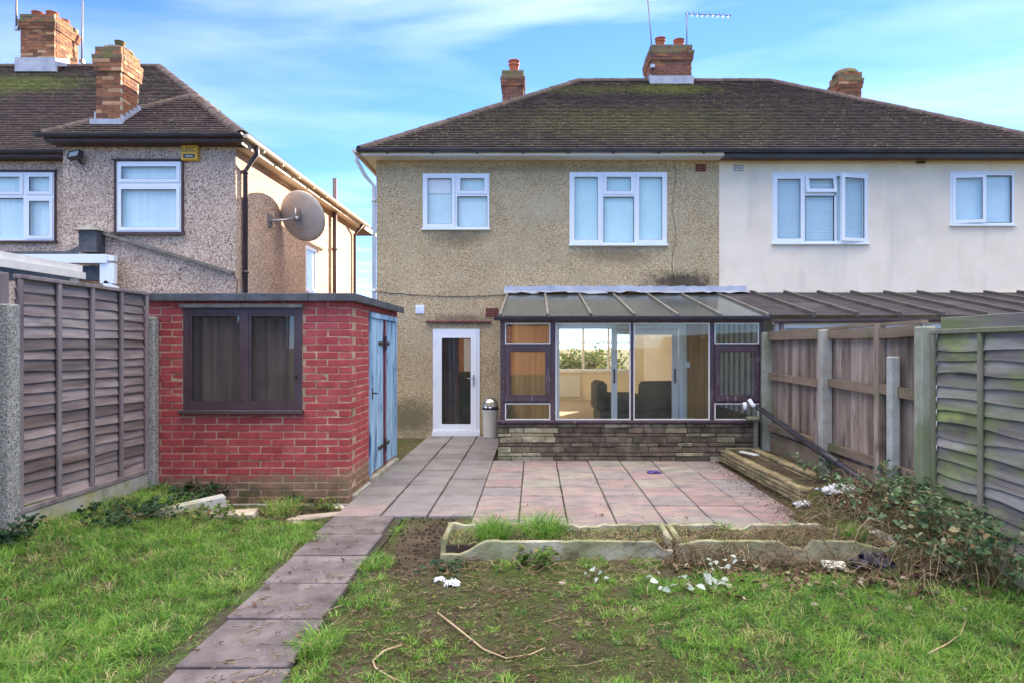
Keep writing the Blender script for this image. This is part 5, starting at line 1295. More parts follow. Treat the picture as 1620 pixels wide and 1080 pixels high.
def right_panel(y0, y1, label):
    X = 3.40; t = thing('fence_panel', label, 'fence', 'right lap panels')
    n = 15; zb, zt = .22, 1.76; st = (zt - zb) / n
    for i in range(n): wavy_slat(y0 + .02, y1 - .02, zb + i * st - .015, st + .034, 'slat_green', i * 13 + int(y0 * 10), .021, X - .010, X + .026).build('slat', MT['slat_green'], t)
    for k in range(4):
        y = y0 + .025 + (y1 - y0 - .05) * k / 3; MB().cbox(X - .036, X - .012, y - .022, y + .022, zb - .05, zt, .004).build('batten', MT['batten_green'], t)
    MB().cbox(X - .04, X + .03, y0, y1, zt + .001, zt + .04, .005).build('top_rail', MT['batten_green'], t)
    MB().cbox(X + .034, X + .06, y0 - .1, y1 - .03, 1.70, 1.90, .005).build('backing_board', MT['slat_green'], t)
    MB().cbox(X - .03, X + .03, y0, y1, -.1, zb - .02, .006).build('gravel_board', MT['trough'], t)
right_panel(3.72, 5.50, 'green-stained lap panel with warped slats at the right edge')
right_panel(1.80, 3.60, 'lap panel nearest the camera on the right side')
conc_post(3.38, 3.66, 1.83, 'post_green', 'concrete post nearest the camera on the right side', .12, .11)

# ------------------------------------------------------------------ raised bed of walling stone
bed = thing('raised_bed', 'low raised bed edged with mossy walling stone beside the patio', 'raised bed')
def stone_row(x0, y0, x1, y1, z, h, mat='stone_bed', dpt=.11):
    a, b = Vector((x0, y0, 0)), Vector((x1, y1, 0)); L = (b - a).length; d = (b - a) / L; rot = math.atan2(d.y, d.x); p = -random.uniform(0, .2)
    while p < L:
        l = random.choice((.24, .32, .4, .46)); s, e = max(p, 0), min(p + l, L)
        if e - s > .05:
            c = a + d * ((s + e) / 2); stone_piece(bed, c.x + random.uniform(-.006, .006), c.y, z, e - s, h, dpt, mat, rot)
        p += l
for i, h in enumerate((.05, .045, .05, .045)):
    z = sum((.05, .045, .05, .045)[:i]) - .01
    stone_row(2.70, 9.40, 2.80, 6.80, z, h); 
    if i < 4: stone_row(2.81, 6.78, 3.36, 6.78, z, h)
for i in range(2): stone_row(3.04, 9.1, 3.12, 7.1, .14 + i * .05, .05)
stone_row(2.74, 9.41, 3.3, 9.41, .15, .05)

# black drain pipe lying across the bed
P0, P1 = Vector((3.20, 9.30, .80)), Vector((3.17, 6.02, .34))
pp = thing('drain_pipe', 'black plastic drainpipe slanting from conservatory down into the brambles', 'pipe')
mid = P0.lerp(P1, .55) + Vector((0, 0, -.01))
MB().tube([P0, P0.lerp(P1, .3), mid, P0.lerp(P1, .8), P1], .036, 14).build('pipe', MT['pipe'], pp)
MB().tube([mid + (P1 - P0).normalized() * -.02, P0.lerp(P1, .78)], .043, 14).build('socket_joint', MT['pipe'], pp)
MB().tube([P0 + Vector((-.09, .06, .10)), P0 + Vector((-.05, .02, .02)), P0], .03, 10).tube([P0 + Vector((-.16, .05, .06)), P0 + Vector((-.15, .04, -.05))], .03, 8).build('white_elbow', MT['pvc'], pp)
tp = MB().cbox(3.16, 3.215, 9.28, 9.335, .05, .60, .006).cbox(3.05, 3.24, 9.22, 9.36, .601, .66, .02); tag(tp.build('wooden_stump', MT['batten_green']), 'short wooden prop under the pipe by the conservatory corner', 'prop')

# ------------------------------------------------------------------ concrete troughs along the patio edge
def trough(x0, x1, label, broken):
    t = thing('planter_trough', label, 'planter', 'concrete troughs at the patio edge')
    y0, y1, h, w = 5.08, 5.60, .14, .045; z0 = -.06
    rr = random.Random(int(x0 * 100) + 50)
    def ragged(a, b, base, y, gaps):
        """concrete panel whose top edge is worn, with broken-down stretches"""
        top = []; n = 26
        for k in range(n + 1):
            x = a + (b - a) * k / n; z = base + rr.uniform(-.007, .004)
            for g0, g1, zz in gaps:
                if g0 <= (x - a) / (b - a) <= g1: z = zz + rr.uniform(-.008, .008)
            top.append((x, z))
        m = MB(); vs = []; fs = []
        for (x, z) in top: vs += [(x, y, z0), (x, y, z - .006), (x, y + .008, z), (x, y + w - .008, z + rr.uniform(-.003, .003)), (x, y + w, z - .006), (x, y + w, z0)]
        for k in range(n):
            o = 6 * k
            for q in range(5): fs.append((o + q, o + 6 + q, o + 7 + q, o + q + 1))
        fs += [(0, 1, 2, 3, 4, 5), tuple(reversed([6 * n + q for q in range(6)]))]
        m.add(vs, fs); return m
    ragged(x0, x1, h - .005, y1 - w, [(.0, .05, h), (.6, .7, h - .03)] if broken else [(.3, .42, h - .04), (.8, 1, h - .05)]).build('back_panel', MT['trough'], t)
    for x in (x0, x1 - w): MB().cbox(x, x + w, y0 + w, y1 - w - .001, z0, h + .01, .012, 0, None, .010).build('end_panel', MT['trough'], t)
    ragged(x0 + .01, x1 - .01, h - .004, y0, [(0, .10, .03), (.10, .14, .06), (.14, .17, .10), (.93, 1, .06)] if broken else [(.0, .05, .11), (.50, .55, .085), (.55, .60, .06), (.84, .92, .10), (.92, 1, .07)]).build('front_panel', MT['trough'], t)
    MB().box(x0 + w + .002, x1 - w - .002, y0 + w + .002, y1 - w - .002, z0, .088).build('soil', MT['soil'], t)
    return t
trough(-.74, 1.10, 'mossy concrete trough with broken front and grass tufts, left of two', True)
trough(1.13, 2.86, 'cracked concrete trough under dry stems, right of two', False)
# broken edging at the left bed
m = MB().cbox(-.42, .42, -.05, .05, -.10, .08, .012, 0, Matrix.Translation((-3.35, 6.1, .10)) @ Matrix.Rotation(R(44), 4, 'Z') @ Matrix.Rotation(R(-4), 4, 'Y'), .008)
tag(m.build('concrete_edging', MT['gravel_board']), 'pale concrete kerb piece lying in the weeds by the left fence', 'edging')
def rock(name, x, y, s, mat, label, cat='stone', grp=None, flat=.6, dz=0):
    r = random.Random(label + str(x)); m = MB(); prof = []
    n = 9; vs = []; fs = []; rings = [(.0, -.4), (.8, -.3), (1, .0), (.85, .35), (.45, .55), (0, .6)]
    for rr, zz in rings:
        for k in range(n):
            a = 2 * math.pi * k / n; q = rr * (1 + r.uniform(-.22, .22)); vs.append((x + math.cos(a) * q * s, y + math.sin(a) * q * s * .8, float(height(x, y)) + dz + zz * s * flat * (1 + r.uniform(-.15, .15))))
    for i in range(len(rings) - 1):
        for k in range(n): fs.append((i * n + k, i * n + (k + 1) % n, (i + 1) * n + (k + 1) % n, (i + 1) * n + k))
    m.add(vs, fs); o = m.build(name, MT[mat]); return tag(o, label, cat, grp)
rock('stone_lump', -2.33, 6.30, .085, 'rubble', 'pale lump of stone on the soil left of the path', grp='loose stones')
rock('stone_lump', -2.08, 6.90, .065, 'rubble', 'pale lump of stone at the foot of the shed corner', grp='loose stones')
rock('stone_lump', -2.27, 6.18, .06, 'rubble', 'smaller pale stone beside the lump left of the path', grp='loose stones')
m = MB().cbox(-.30, .30, -.11, .11, -.03, .012, .008, 0, Matrix.Translation((-3.0, 6.22, float(height(-3.0, 6.22)) + .02)) @ Matrix.Rotation(R(12), 4, 'Z'), .012); tag(m.build('stone_slab', MT['rubble']), 'flat brown slab lying in the weeds in front of the shed', 'slab')
m = MB().cbox(-.22, .22, -.08, .08, -.03, .012, .008, 0, Matrix.Translation((-2.15, 6.45, float(height(-2.15, 6.45)) + .02)) @ Matrix.Rotation(R(20), 4, 'Z'), .012); tag(m.build('stone_slab', MT['rubble']), 'flat pale slab by the path corner in front of the shed', 'slab')

# ------------------------------------------------------------------ vegetation builders
def blades(x, y, z, h, w, lean, tint, seedr=rng, d=None):
    """grass blades: base pair, mid pair, tip"""
    n = len(x); a = seedr.uniform(0, 2 * np.pi, n); d = seedr.uniform(0, 2 * np.pi, n) if d is None else d
    cx, sx = np.cos(a), np.sin(a); lx_, ly_ = np.cos(d) * lean * h, np.sin(d) * lean * h
    V = np.zeros((n, 5, 3), dtype=np.float32)
    for k, (f, ww) in enumerate(((0, 1), (0, -1), (.55, .8), (.55, -.8))):
        V[:, k, 0] = x + cx * w * .5 * ww + lx_ * (f * f); V[:, k, 1] = y + sx * w * .5 * ww + ly_ * (f * f); V[:, k, 2] = z + h * f * (1 - .25 * lean * f)
    V[:, 4, 0] = x + lx_; V[:, 4, 1] = y + ly_; V[:, 4, 2] = z + h * (1 - .42 * np.minimum(lean, 1.6))
    b = np.arange(n) * 5
    return V.reshape(-1, 3), np.stack([b, b + 1, b + 3, b + 2], 1), np.stack([b + 2, b + 3, b + 4], 1), np.repeat(tint, 5)
def leaves(cen, nrm, size, tint, aspect=.6, fold=.18):
    """oval leaves with a folded midrib: 8 outline points, centre line"""
    n = len(cen); nrm = nrm / np.linalg.norm(nrm, axis=1, keepdims=True)
    r = rng.normal(size=(n, 3)); u = r - (r * nrm).sum(1, keepdims=True) * nrm; u /= np.linalg.norm(u, axis=1, keepdims=True); v = np.cross(nrm, u)
    pts = [(-.5, 0, 0), (-.22, .40, 1), (.12, .42, 1), (.5, 0, -.35), (.12, -.42, 1), (-.22, -.40, 1)]
    V = np.zeros((n, 6, 3)); s = np.asarray(size).reshape(-1, 1)
    for k, (a, b, f) in enumerate(pts): V[:, k] = cen + u * a * s + v * b * s * aspect / .8 + nrm * f * fold * s * .8
    b = np.arange(n) * 6
    F4 = np.concatenate([np.stack([b, b + 3, b + 2, b + 1], 1), np.stack([b, b + 5, b + 4, b + 3], 1)])
    return V.reshape(-1, 3), F4, np.zeros((0, 3), int), np.repeat(tint, 6)
def nmerge(parts):
    o = 0; Vs, A, B, T_ = [], [], [], []
    for V, F4, F3, t in parts: Vs.append(V); A.append(F4 + o); B.append(F3 + o); T_.append(t); o += len(V)
    return np.concatenate(Vs), np.concatenate(A), np.concatenate(B), np.concatenate(T_)
def in_hard(x, y):
    xc = -1.665 + (6.2 - y) * .035
    pth = (np.abs(x - xc) < .272) & (y < 6.37)
    pat = (x > -1.99) & (y > 6.35) | ((x > -.62) & (y > 5.66) & (x < 2.62))
    tr = (x > -.76) & (x < 2.88) & (y > 5.06) & (y < 5.64)
    return pth | pat | tr | ((x < -2.0) & (y > 6.98)) | (x < -4.1) | (x > 3.38)
def patch(x, y): return wob(x * 1.6 + 5, y * 1.6) + .6 * wob(x * 4.3, y * 4.3 + 2)

# lawn: tussocks whose blades share a lean and a colour, over a thin carpet of short blades
def bare_f(x, y): return np.exp(-(((x + .88 + .10 * (y - 5.6)) / .36) ** 2 + ((y - 5.55) / .85) ** 2) * 1.1)
def moss_f(x, y): return np.exp(-(((x + .35) / 1.0) ** 2 + ((y - 4.1) / 1.15) ** 2))
def lawn_density(x, y):
    pch = patch(x, y); left = x < -1.95
    d = np.where(left, .85 - 1.3 * smooth(6.0, 6.35, y) * smooth(-3.5, -3.1, x) - .3 * smooth(5.9, 6.4, y) + .32 * pch, .40 + .70 * pch - 1.3 * bare_f(x, y) - .30 * moss_f(x, y) + .62 * smooth(.5, 1.5, x) * smooth(5.0, 4.3, y))
    d = d - .8 * smooth(2.3, 2.9, x) * smooth(4.0, 4.7, y) - .5 * ((y > 4.68) & (x > -.8) & (x < 2.9))
    return np.clip(d, 0, 1)
def lawn_part(ncl, per, rad, hmin, hmax, short):
    cx = rng.uniform(-4.12, 3.36, ncl); cy = 2.5 + 4.5 * rng.uniform(0, 1, ncl) ** 1.2
    k = (rng.uniform(0, 1, ncl) < (lawn_density(cx, cy) if not short else np.clip(lawn_density(cx, cy) * .7 + .42 - .7 * bare_f(cx, cy) - .5 * ((cy > 6.2) & (cx < -1.9) & (cx > -3.3)), 0, 1))); cx, cy = cx[k], cy[k]; m = len(cx)
    left = cx < -1.95; lush = np.where(left, rng.uniform(.35, 1.0, m), (rng.uniform(.1, .75, m)) * (1 - .5 * moss_f(cx, cy)) + .12 * smooth(.6, 1.5, cx))
    cd = rng.uniform(0, 6.28, m); ct = np.clip(rng.normal(.42, .17, m) + .10 * patch(cx * .7, cy * .7), .02, .80); cdry = rng.uniform(0, 1, m) < .045; ct[cdry] = rng.uniform(.80, .97, cdry.sum())
    q = np.repeat(np.arange(m), per); n = len(q)
    r_ = rad * (.5 + lush[q]) * np.sqrt(rng.uniform(0, 1, n)); a_ = rng.uniform(0, 6.28, n); x = cx[q] + r_ * np.cos(a_); y = cy[q] + r_ * np.sin(a_)
    d = np.where(rng.uniform(0, 1, n) < .6, cd[q] + rng.normal(0, .7, n), a_)
    h = (hmin + (hmax - hmin) * lush[q]) * rng.uniform(.45, 1.25, n)
    t = np.clip(ct[q] + rng.normal(0, .10, n), 0, .83); dm = rng.uniform(0, 1, n) < .06; t[dm] = rng.uniform(.84, 1, dm.sum()); t[cdry[q]] = np.clip(ct[q][cdry[q]] + rng.normal(0, .06, cdry[q].sum()), .78, 1)
    k = ~in_hard(x, y); x, y, d, h, t = x[k], y[k], d[k], h[k], t[k]; n = len(x)
    return blades(x, y, height(x, y) - .004, h, rng.uniform(.0026, .0060, n) * (1 if not short else .8), rng.uniform(.35, 1.6, n), t, rng, d)
gv = nmerge([lawn_part(8200, 34, .045, .032, .112, False), lawn_part(10500, 15, .06, .012, .036, True)])
stuff(link('lawn_grass', np_mesh('lawn_grass', gv[0], gv[1], gv[2], MT['grass'], gv[3])))
# low broad-leaved weeds and moss cushions between the grass
N = 95000
x = rng.uniform(-4.1, 3.3, N); y = 2.6 + 4.4 * rng.uniform(0, 1, N) ** 1.2
pch = patch(x + 7, y)
dn_ = np.where(x < -1.95, .16 + .55 * smooth(5.6, 6.3, y) * (x < -2.6) + .25 * np.clip(pch, 0, 1), .36 + .65 * np.clip(pch, -.3, 1) + .40 * moss_f(x, y))
bare_soil = bare_f(x, y) * 1.3 + .7 * ((y > 6.25) & (x < -1.9) & (x > -3.2))
keep = (rng.uniform(0, 1, N) < dn_ - .8 * bare_soil) & ~in_hard(x, y); x, y, pch = x[keep], y[keep], pch[keep]; n = len(x)
cen = np.stack([x, y, height(x, y) + rng.uniform(.0, .018, n)], 1); nr = np.stack([rng.normal(0, .55, n), rng.normal(0, .55, n), np.ones(n)], 1)
p_ = leaves(cen, nr, rng.uniform(.006, .012, n) * (1 + 1.3 * (rng.uniform(0, 1, n) < .12)), np.clip(rng.normal(.5 + .2 * pch, .28), 0, 1), .7)
stuff(link('ground_weeds', np_mesh('ground_weeds', p_[0], p_[1], p_[2], MT['weed'], p_[3])))
# crumbs of soil on the bare patches
N = 9000
x = rng.uniform(-3.6, .8, N); y = rng.uniform(3.0, 6.9, N); bs = np.exp(-(((x + .85) / .4) ** 2 + ((y - 5.6) / .8) ** 2)) + .75 * np.exp(-(((x + 2.6) / .6) ** 2 + ((y - 6.6) / .22) ** 2)) 
keep = (rng.uniform(0, 1, N) < bs) & ~in_hard(x, y); x, y = x[keep], y[keep]; n = len(x)
oc = np.array([(1, 0, 0), (-1, 0, 0), (0, 1, 0), (0, -1, 0), (0, 0, 1), (0, 0, -1)], float); s = rng.uniform(.004, .016, n) 
V = (np.stack([x, y, height(x, y) + s * .4], 1)[:, None, :] + oc[None] * s[:, None, None] * rng.uniform(.6, 1.3, (n, 6, 1))).reshape(-1, 3)
b = np.arange(n) * 6; F3 = np.concatenate([np.stack([b + i, b + j, b + k], 1) for i, j, k in ((0, 2, 4), (2, 1, 4), (1, 3, 4), (3, 0, 4), (2, 0, 5), (1, 2, 5), (3, 1, 5), (0, 3, 5))])
stuff(link('soil_crumbs', np_mesh('soil_crumbs', V, np.zeros((0, 4), int), F3, MT['soil'])))
# fallen leaves and leaf litter
def scatter_leaves(name, n, fx, size, mat, lift=.012, tint=None):
    x, y = fx(n); ok = ~((x < -2.0) & (y > 7.0)) & (x < 3.36); x, y = x[ok], y[ok]; n = len(x)
    hard = in_hard(x, y); z = np.where(hard, .004, height(x, y)) + rng.uniform(.003, lift, n)
    nr = np.stack([rng.normal(0, .35, n), rng.normal(0, .35, n), np.ones(n)], 1)
    p = leaves(np.stack([x, y, z], 1), nr, rng.uniform(*size, n), rng.uniform(0, 1, n) if tint is None else np.clip(rng.normal(tint, .2, n), 0, 1), .7, .25)
    return stuff(link(name, np_mesh(name, p[0], p[1], p[2], MT[mat], p[3])))
scatter_leaves('fallen_leaves', 420, lambda n: (rng.uniform(1.0, 3.3, n), 4.0 + 1.05 * rng.beta(2.4, 1.6, n)), (.025, .07), 'leaf_dead', .03)
scatter_leaves('fallen_leaves', 140, lambda n: (rng.uniform(-4.0, 3.0, n), rng.uniform(2.8, 6.4, n)), (.02, .05), 'leaf_dead', .02)
scatter_leaves('leaf_litter', 900, lambda n: (2.62 - np.abs(rng.normal(0, .16, n)) + .1, rng.uniform(5.7, 9.3, n)), (.008, .026), 'leaf_dead', .008, .15)
scatter_leaves('leaf_litter', 320, lambda n: (rng.uniform(-.6, 2.6, n), rng.choice(ys, n) + rng.normal(0, .03, n)), (.006, .02), 'leaf_dead', .006, .12)
scatter_leaves('leaf_litter', 1500, lambda n: (rng.uniform(2.84, 3.34, n), rng.uniform(5.6, 9.3, n)), (.015, .06), 'leaf_dead', .05, .5)

n = 2600
jx = np.where(rng.uniform(0, 1, n) < .6, rng.choice(np.array(xs + [-1.975, -1.512, -1.052]), n) + rng.normal(0, .005, n), rng.uniform(-.6, 2.6, n)); jy = rng.uniform(5.9, 11.8, n)
hz_ = rng.uniform(0, 1, n) < .35; jy[hz_] = rng.choice(ys, hz_.sum()) + rng.normal(0, .005, hz_.sum()); jx[hz_] = rng.uniform(-.6, 2.6, hz_.sum())
k_ = (patch(jx * 1.3 + 2, jy * 1.3) > .10) & ~((jx > -.6) & (jy > 9.4)) & ~((jx < -.62) & (jy < 6.4)); jx, jy = jx[k_], jy[k_]; n = len(jx)
p_ = leaves(np.stack([jx, jy, rng.uniform(-.006, .004, n)], 1), np.stack([rng.normal(0, .5, n), rng.normal(0, .5, n), np.ones(n)], 1), rng.uniform(.006, .016, n), np.clip(rng.normal(.5, .25, n), 0, 1), .7)
stuff(link('joint_moss', np_mesh('joint_moss', p_[0], p_[1], p_[2], MT['weed'], p_[3])))

# thatch and short growth on the soil inside the troughs
n = 5200; tx = rng.uniform(-.68, 2.80, n); ty = rng.uniform(5.13, 5.57, n); k_ = (tx < 1.05) | (tx > 1.18); tx, ty = tx[k_], ty[k_]; n = len(tx)
tt_ = np.where(rng.uniform(0, 1, n) < .55, rng.uniform(.84, 1, n), rng.uniform(.1, .7, n))
V, F4, F3, tt = blades(tx, ty, np.full(n, .085), rng.uniform(.015, .06, n), rng.uniform(.003, .006, n), rng.uniform(.6, 1.8, n), tt_)
stuff(link('trough_growth', np_mesh('trough_growth', V, F4, F3, MT['grass'], tt)))
def tuft(x, y, n, r, h, label, mat='grass', z=None, dry=.1, grp='grass tufts'):
    a = rng.uniform(0, 6.28, n); q = r * np.sqrt(rng.uniform(0, 1, n)); xx, yy = x + q * np.cos(a), y + q * np.sin(a); hh = h * rng.uniform(.5, 1.15, n)
    t = np.clip(rng.normal(.45, .17, n), 0, .82); dm = rng.uniform(0, 1, n) < dry; t[dm] = rng.uniform(.85, 1, dm.sum())
    zz = (height(xx, yy) if z is None else np.full(n, z)) - .005
    V, F4, F3, tt = blades(xx, yy, zz, hh, rng.uniform(.004, .008, n), rng.uniform(.3, 1.5, n), t)
    return tag(link('grass_tuft', np_mesh('grass_tuft', V, F4, F3, MT[mat], tt)), label, 'grass tuft', grp)
tuft(-.34, 5.34, 520, .12, .30, 'arching grass tuft at the left end of the broken trough', z=.06)
tuft(.08, 5.42, 560, .15, .30, 'arching grass tuft in the middle of the broken trough', z=.06)
tuft(-2.55, 6.55, 420, .15, .26, 'tall half-dry grass tuft in front of the red shed', dry=.35)
tuft(-1.22, 4.95, 420, .13, .12, 'bright grass tuft right of the path beside the bare soil')
tuft(-1.22, 3.62, 460, .13, .15, 'dark grass tuft right of the path near the camera')
tuft(-1.95, 5.65, 360, .14, .13, 'grass tuft leaning on the left edge of the path')
tuft(2.62, 5.30, 200, .10, .16, 'bright green tuft among the litter behind the right trough', z=.10)
tuft(1.62, 5.55, 60, .04, .16, 'thin green shoots at the back of the right trough', z=.07)
tuft(.45, 4.98, 260, .12, .07, 'low grass fringe in front of the broken trough, middle')
tuft(.85, 4.97, 240, .12, .06, 'low grass fringe at the right end of the broken trough')
tuft(-.25, 4.96, 200, .10, .06, 'low grass fringe at the broken left end of the trough')
tuft(-3.9, 5.3, 420, .22, .15, 'dry-tipped grass tuft against the left gravel board', dry=.3)
tuft(-3.55, 6.25, 520, .28, .17, 'grass growing behind the pale kerb piece', dry=.12)

def bush(name, x, y, r, hgt, nst, nlf, leafsize, mat, label, cat, grp=None, stem='stem', droop=.5, spread=1.0, z0=None, cluster=3, stem_r=.004):
    t = thing(name, label, cat, grp); sm = MB(); cs, ns_ = [], []
    zb = float(height(x, y)) - .01 if z0 is None else z0
    for i in range(nst):
        a = rng.uniform(0, 6.28); L = r * rng.uniform(.5, 1.15) * spread; hh = hgt * rng.uniform(.45, 1.1); bx, by = x + rng.normal(0, r * .25), y + rng.normal(0, r * .25)
        pts = []
        for k in range(7):
            s_ = k / 6; pts.append(Vector((bx + math.cos(a) * L * s_ + rng.normal(0, .008), by + math.sin(a) * L * s_ + rng.normal(0, .008), zb + hh * (math.sin(s_ * math.pi * (.5 + droop * .38))) + rng.normal(0, .006))))
        for p in pts: p.x = min(p.x, 3.33)
        sm.tube(pts, [stem_r * (1.1 - .1 * k) for k in range(7)], 4, 0, False)
        for _ in range(max(1, nlf // nst)):
            s_ = rng.uniform(.25, 1); k = min(5, int(s_ * 6)); p = pts[k].lerp(pts[k + 1], s_ * 6 - k) + Vector(rng.normal(0, .03, 3))
            for c in range(cluster): cs.append((min(p.x + rng.normal(0, leafsize * .5), 3.34), p.y + rng.normal(0, leafsize * .5), max(p.z + rng.normal(0, leafsize * .25), zb + .005))); ns_.append((rng.normal(0, .5), rng.normal(-.25, .5), 1))
    sm.build('stems', MT[stem], t)
    cs = np.array(cs); nl_ = len(cs)
    p = leaves(cs, np.array(ns_), rng.uniform(.4, 1.35, nl_) * leafsize, np.clip(rng.normal(.45, .26, nl_), 0, 1), .72, .2)
    link('leaves', np_mesh('leaves', p[0], p[1], p[2], MT[mat], p[3]), t)
    return t
G1 = 'brambles along the right fence'
bush('bramble_bush', 3.02, 5.72, .42, .36, 18, 170, .045, 'bramble', 'bramble at the lower end of the black pipe', 'bramble', G1)
bush('bramble_bush', 3.10, 5.05, .40, .38, 18, 150, .045, 'bramble', 'bramble in front of the green post and warped slats', 'bramble', G1)
bush('bramble_bush', 2.98, 4.72, .30, .24, 14, 95, .04, 'bramble', 'low bramble right of the black bag', 'bramble', G1)
bush('bramble_bush', 3.18, 4.50, .34, .50, 16, 120, .05, 'bramble', 'tall bramble with big leaves against the lap panel at the right edge', 'bramble', G1)
bush('bramble_bush', 3.12, 7.15, .22, .30, 7, 34, .055, 'bramble', 'small leafy bramble under the middle of the black pipe', 'bramble', G1)
bush('ivy_plant', -3.55, 6.72, .38, .22, 14, 300, .042, 'ivy', 'dark ivy mound in the corner between left fence and shed', 'ivy', stem_r=.003)
bush('ivy_plant', -2.48, 6.82, .20, .12, 7, 70, .035, 'ivy', 'small dark green plant at the foot of the shed wall', 'ivy', 'small plants at the shed foot')
bush('ivy_plant', -2.2, 6.85, .16, .09, 6, 50, .03, 'weed', 'low green weed at the foot of the shed near its corner', 'weed', 'small plants at the shed foot')
bush('weed_plant', -3.6, 5.75, .34, .13, 12, 170, .04, 'ivy', 'dark nettle patch in front of the pale kerb piece', 'weed', 'weeds by the left fence')
bush('weed_plant', -3.0, 6.12, .26, .12, 9, 110, .035, 'weed', 'leafy green weeds right of the pale kerb piece', 'weed', 'weeds by the left fence')
bush('weed_plant', -4.0, 4.9, .22, .14, 8, 90, .04, 'ivy', 'dark weeds at the foot of the near left concrete post', 'weed', 'weeds by the left fence')
bush('weed_plant', .02, 4.93, .17, .12, 7, 44, .045, 'weed', 'yellowing leafy weed against the front of the broken trough', 'weed')
bush('weed_plant', -.60, 4.82, .20, .06, 8, 70, .03, 'ivy', 'low leafy weed at the left corner of the broken trough', 'weed')
bush('weed_plant', 2.25, 5.62, .22, .13, 8, 40, .05, 'bramble', 'green shoots beside the white tissue on the patio corner', 'weed', cluster=2)
def sprig(x, y, nlf, label, hgt=.12):
    return bush('pale_sprig', x, y, .10, hgt, 4, nlf, .052, 'pale_leaf', label, 'seedling', 'pale-leaved sprigs on the lawn', droop=.2, cluster=1, stem_r=.002)
sprig(.42, 4.62, 8, 'pale-leaved sprig standing alone, leftmost on the lawn')
sprig(.86, 4.40, 10, 'pale-leaved sprig, second from the left on the lawn', .09)
sprig(1.05, 4.42, 10, 'pale-leaved sprig, third from the left on the lawn', .09)
sprig(1.26, 4.50, 12, 'pale-leaved sprig below the right trough, fourth from the left', .12)
sprig(1.42, 4.80, 12, 'pale-leaved sprig nearest the front of the right trough', .15)
# dry stems: hanging over the right trough and tangled under the brambles
def dry_stems(n, fx, hz, L, label=None):
    m = MB()
    for _ in range(n):
        x, y = fx(); z = float(height(x, y)) if not in_hard(np.array([x]), np.array([y]))[0] else (.06 if 5.05 < y < 5.65 else .002); a = rng.uniform(0, 6.28); l = L * rng.uniform(.4, 1.2); hh = hz * rng.uniform(.2, 1)
        pts = [Vector((min(x + math.cos(a) * l * s_ + rng.normal(0, .012), 3.34), y + math.sin(a) * l * s_ * .7 + rng.normal(0, .012), z + .01 + hh * math.sin(s_ * math.pi * rng.uniform(.7, 1.0)))) for s_ in (0, .25, .5, .75, 1)]
        m.tube(pts, rng.uniform(.0012, .0032), 3, 0, False)
    o = m.build('dead_stems', MT['dead']); me = o.data; nn = len(me.vertices)
    a_ = me.attributes.new('tint', 'FLOAT', 'POINT'); a_.data.foreach_set('value', np.repeat(rng.uniform(0, 1, nn // 15 + 1), 15)[:nn].astype(np.float32)); stuff(o)
dry_stems(330, lambda: (rng.uniform(1.0, 2.4), 4.88 + abs(rng.normal(0, .22))), .17, .34)
dry_stems(380, lambda: (rng.uniform(2.45, 3.3), rng.uniform(4.4, 6.5)), .26, .42)
dry_stems(140, lambda: (rng.uniform(2.9, 3.3), rng.uniform(6.2, 8.6)), .22, .35)
dry_stems(110, lambda: (rng.uniform(.3, 1.05), 5.3 + rng.normal(0, .09)), .07, .18)
dry_stems(200, lambda: (rng.uniform(1.2, 2.8), 5.35 + rng.normal(0, .09)), .10, .22)
dry_stems(160, lambda: (rng.uniform(-.7, 1.6), 4.9 + rng.normal(0, .12)), .06, .14)
dry_stems(90, lambda: (rng.uniform(-4.0, -2.3), rng.uniform(5.6, 6.9)), .12, .22)
dry_stems(70, lambda: (rng.uniform(-1.9, .9), rng.uniform(3.0, 6.2)), .012, .22)
dry_stems(110, lambda: (rng.uniform(-1.9, -1.3), rng.uniform(2.8, 6.2)), .004, .07)
dry_stems(1000, lambda: (rng.normal(-.3, .6), rng.uniform(2.9, 5.0)), .014, .06)
dry_stems(350, lambda: (rng.uniform(-4.0, -1.95), rng.uniform(2.8, 6.3)), .05, .10)
dry_stems(250, lambda: (rng.uniform(.4, 3.2), rng.uniform(2.9, 4.8)), .03, .09)

# ------------------------------------------------------------------ litter
def crumple(name, x, y, sx, sy, sz, mat, label, cat, z=None, grp=None, seed=1, n=13):
    r = random.Random(seed); m = MB(); vs = []; fs = []
    zb = (float(height(x, y)) if z is None else z) + .004
    for j in range(n):
        for i in range(n):
            u, v = i / (n - 1) * 2 - 1, j / (n - 1) * 2 - 1; d = max(0, 1 - (u * u + v * v) * .55)
            vs.append((x + u * sx + r.uniform(-.18, .18) * sx, y + v * sy + r.uniform(-.18, .18) * sy, zb + sz * d * r.uniform(.15, 1.0)))
    for j in range(n - 1):
        for i in range(n - 1): o = j * n + i; fs += [(o, o + 1, o + n), (o + 1, o + n + 1, o + n)]
    m.add(vs, fs); o = m.build(name, MT[mat])
    o.data.polygons.foreach_set('use_smooth', [True] * len(o.data.polygons))
    md = o.modifiers.new('thick', 'SOLIDIFY'); md.thickness = .003
    return tag(o, label, cat, grp)
crumple('tissue', 2.78, 6.66, .10, .08, .07, 'litter', 'crumpled white tissue at the corner of the raised bed, smaller of two', 'litter', z=.02, seed=3)
crumple('tissue', 3.04, 6.42, .20, .13, .10, 'litter', 'larger crumpled white tissue heap below the raised bed', 'litter', seed=5)
crumple('tissue', -.58, 4.58, .055, .045, .05, 'litter', 'white scrap of tissue on the lawn, right one of a pair', 'litter', seed=7)
crumple('tissue', -.68, 4.66, .04, .03, .035, 'litter', 'smaller white scrap of tissue on the lawn, left one of a pair', 'litter', seed=8)
crumple('plastic_bag', 2.56, 4.90, .16, .09, .13, 'bag', 'black polythene bag in front of the right trough', 'plastic bag', seed=11)
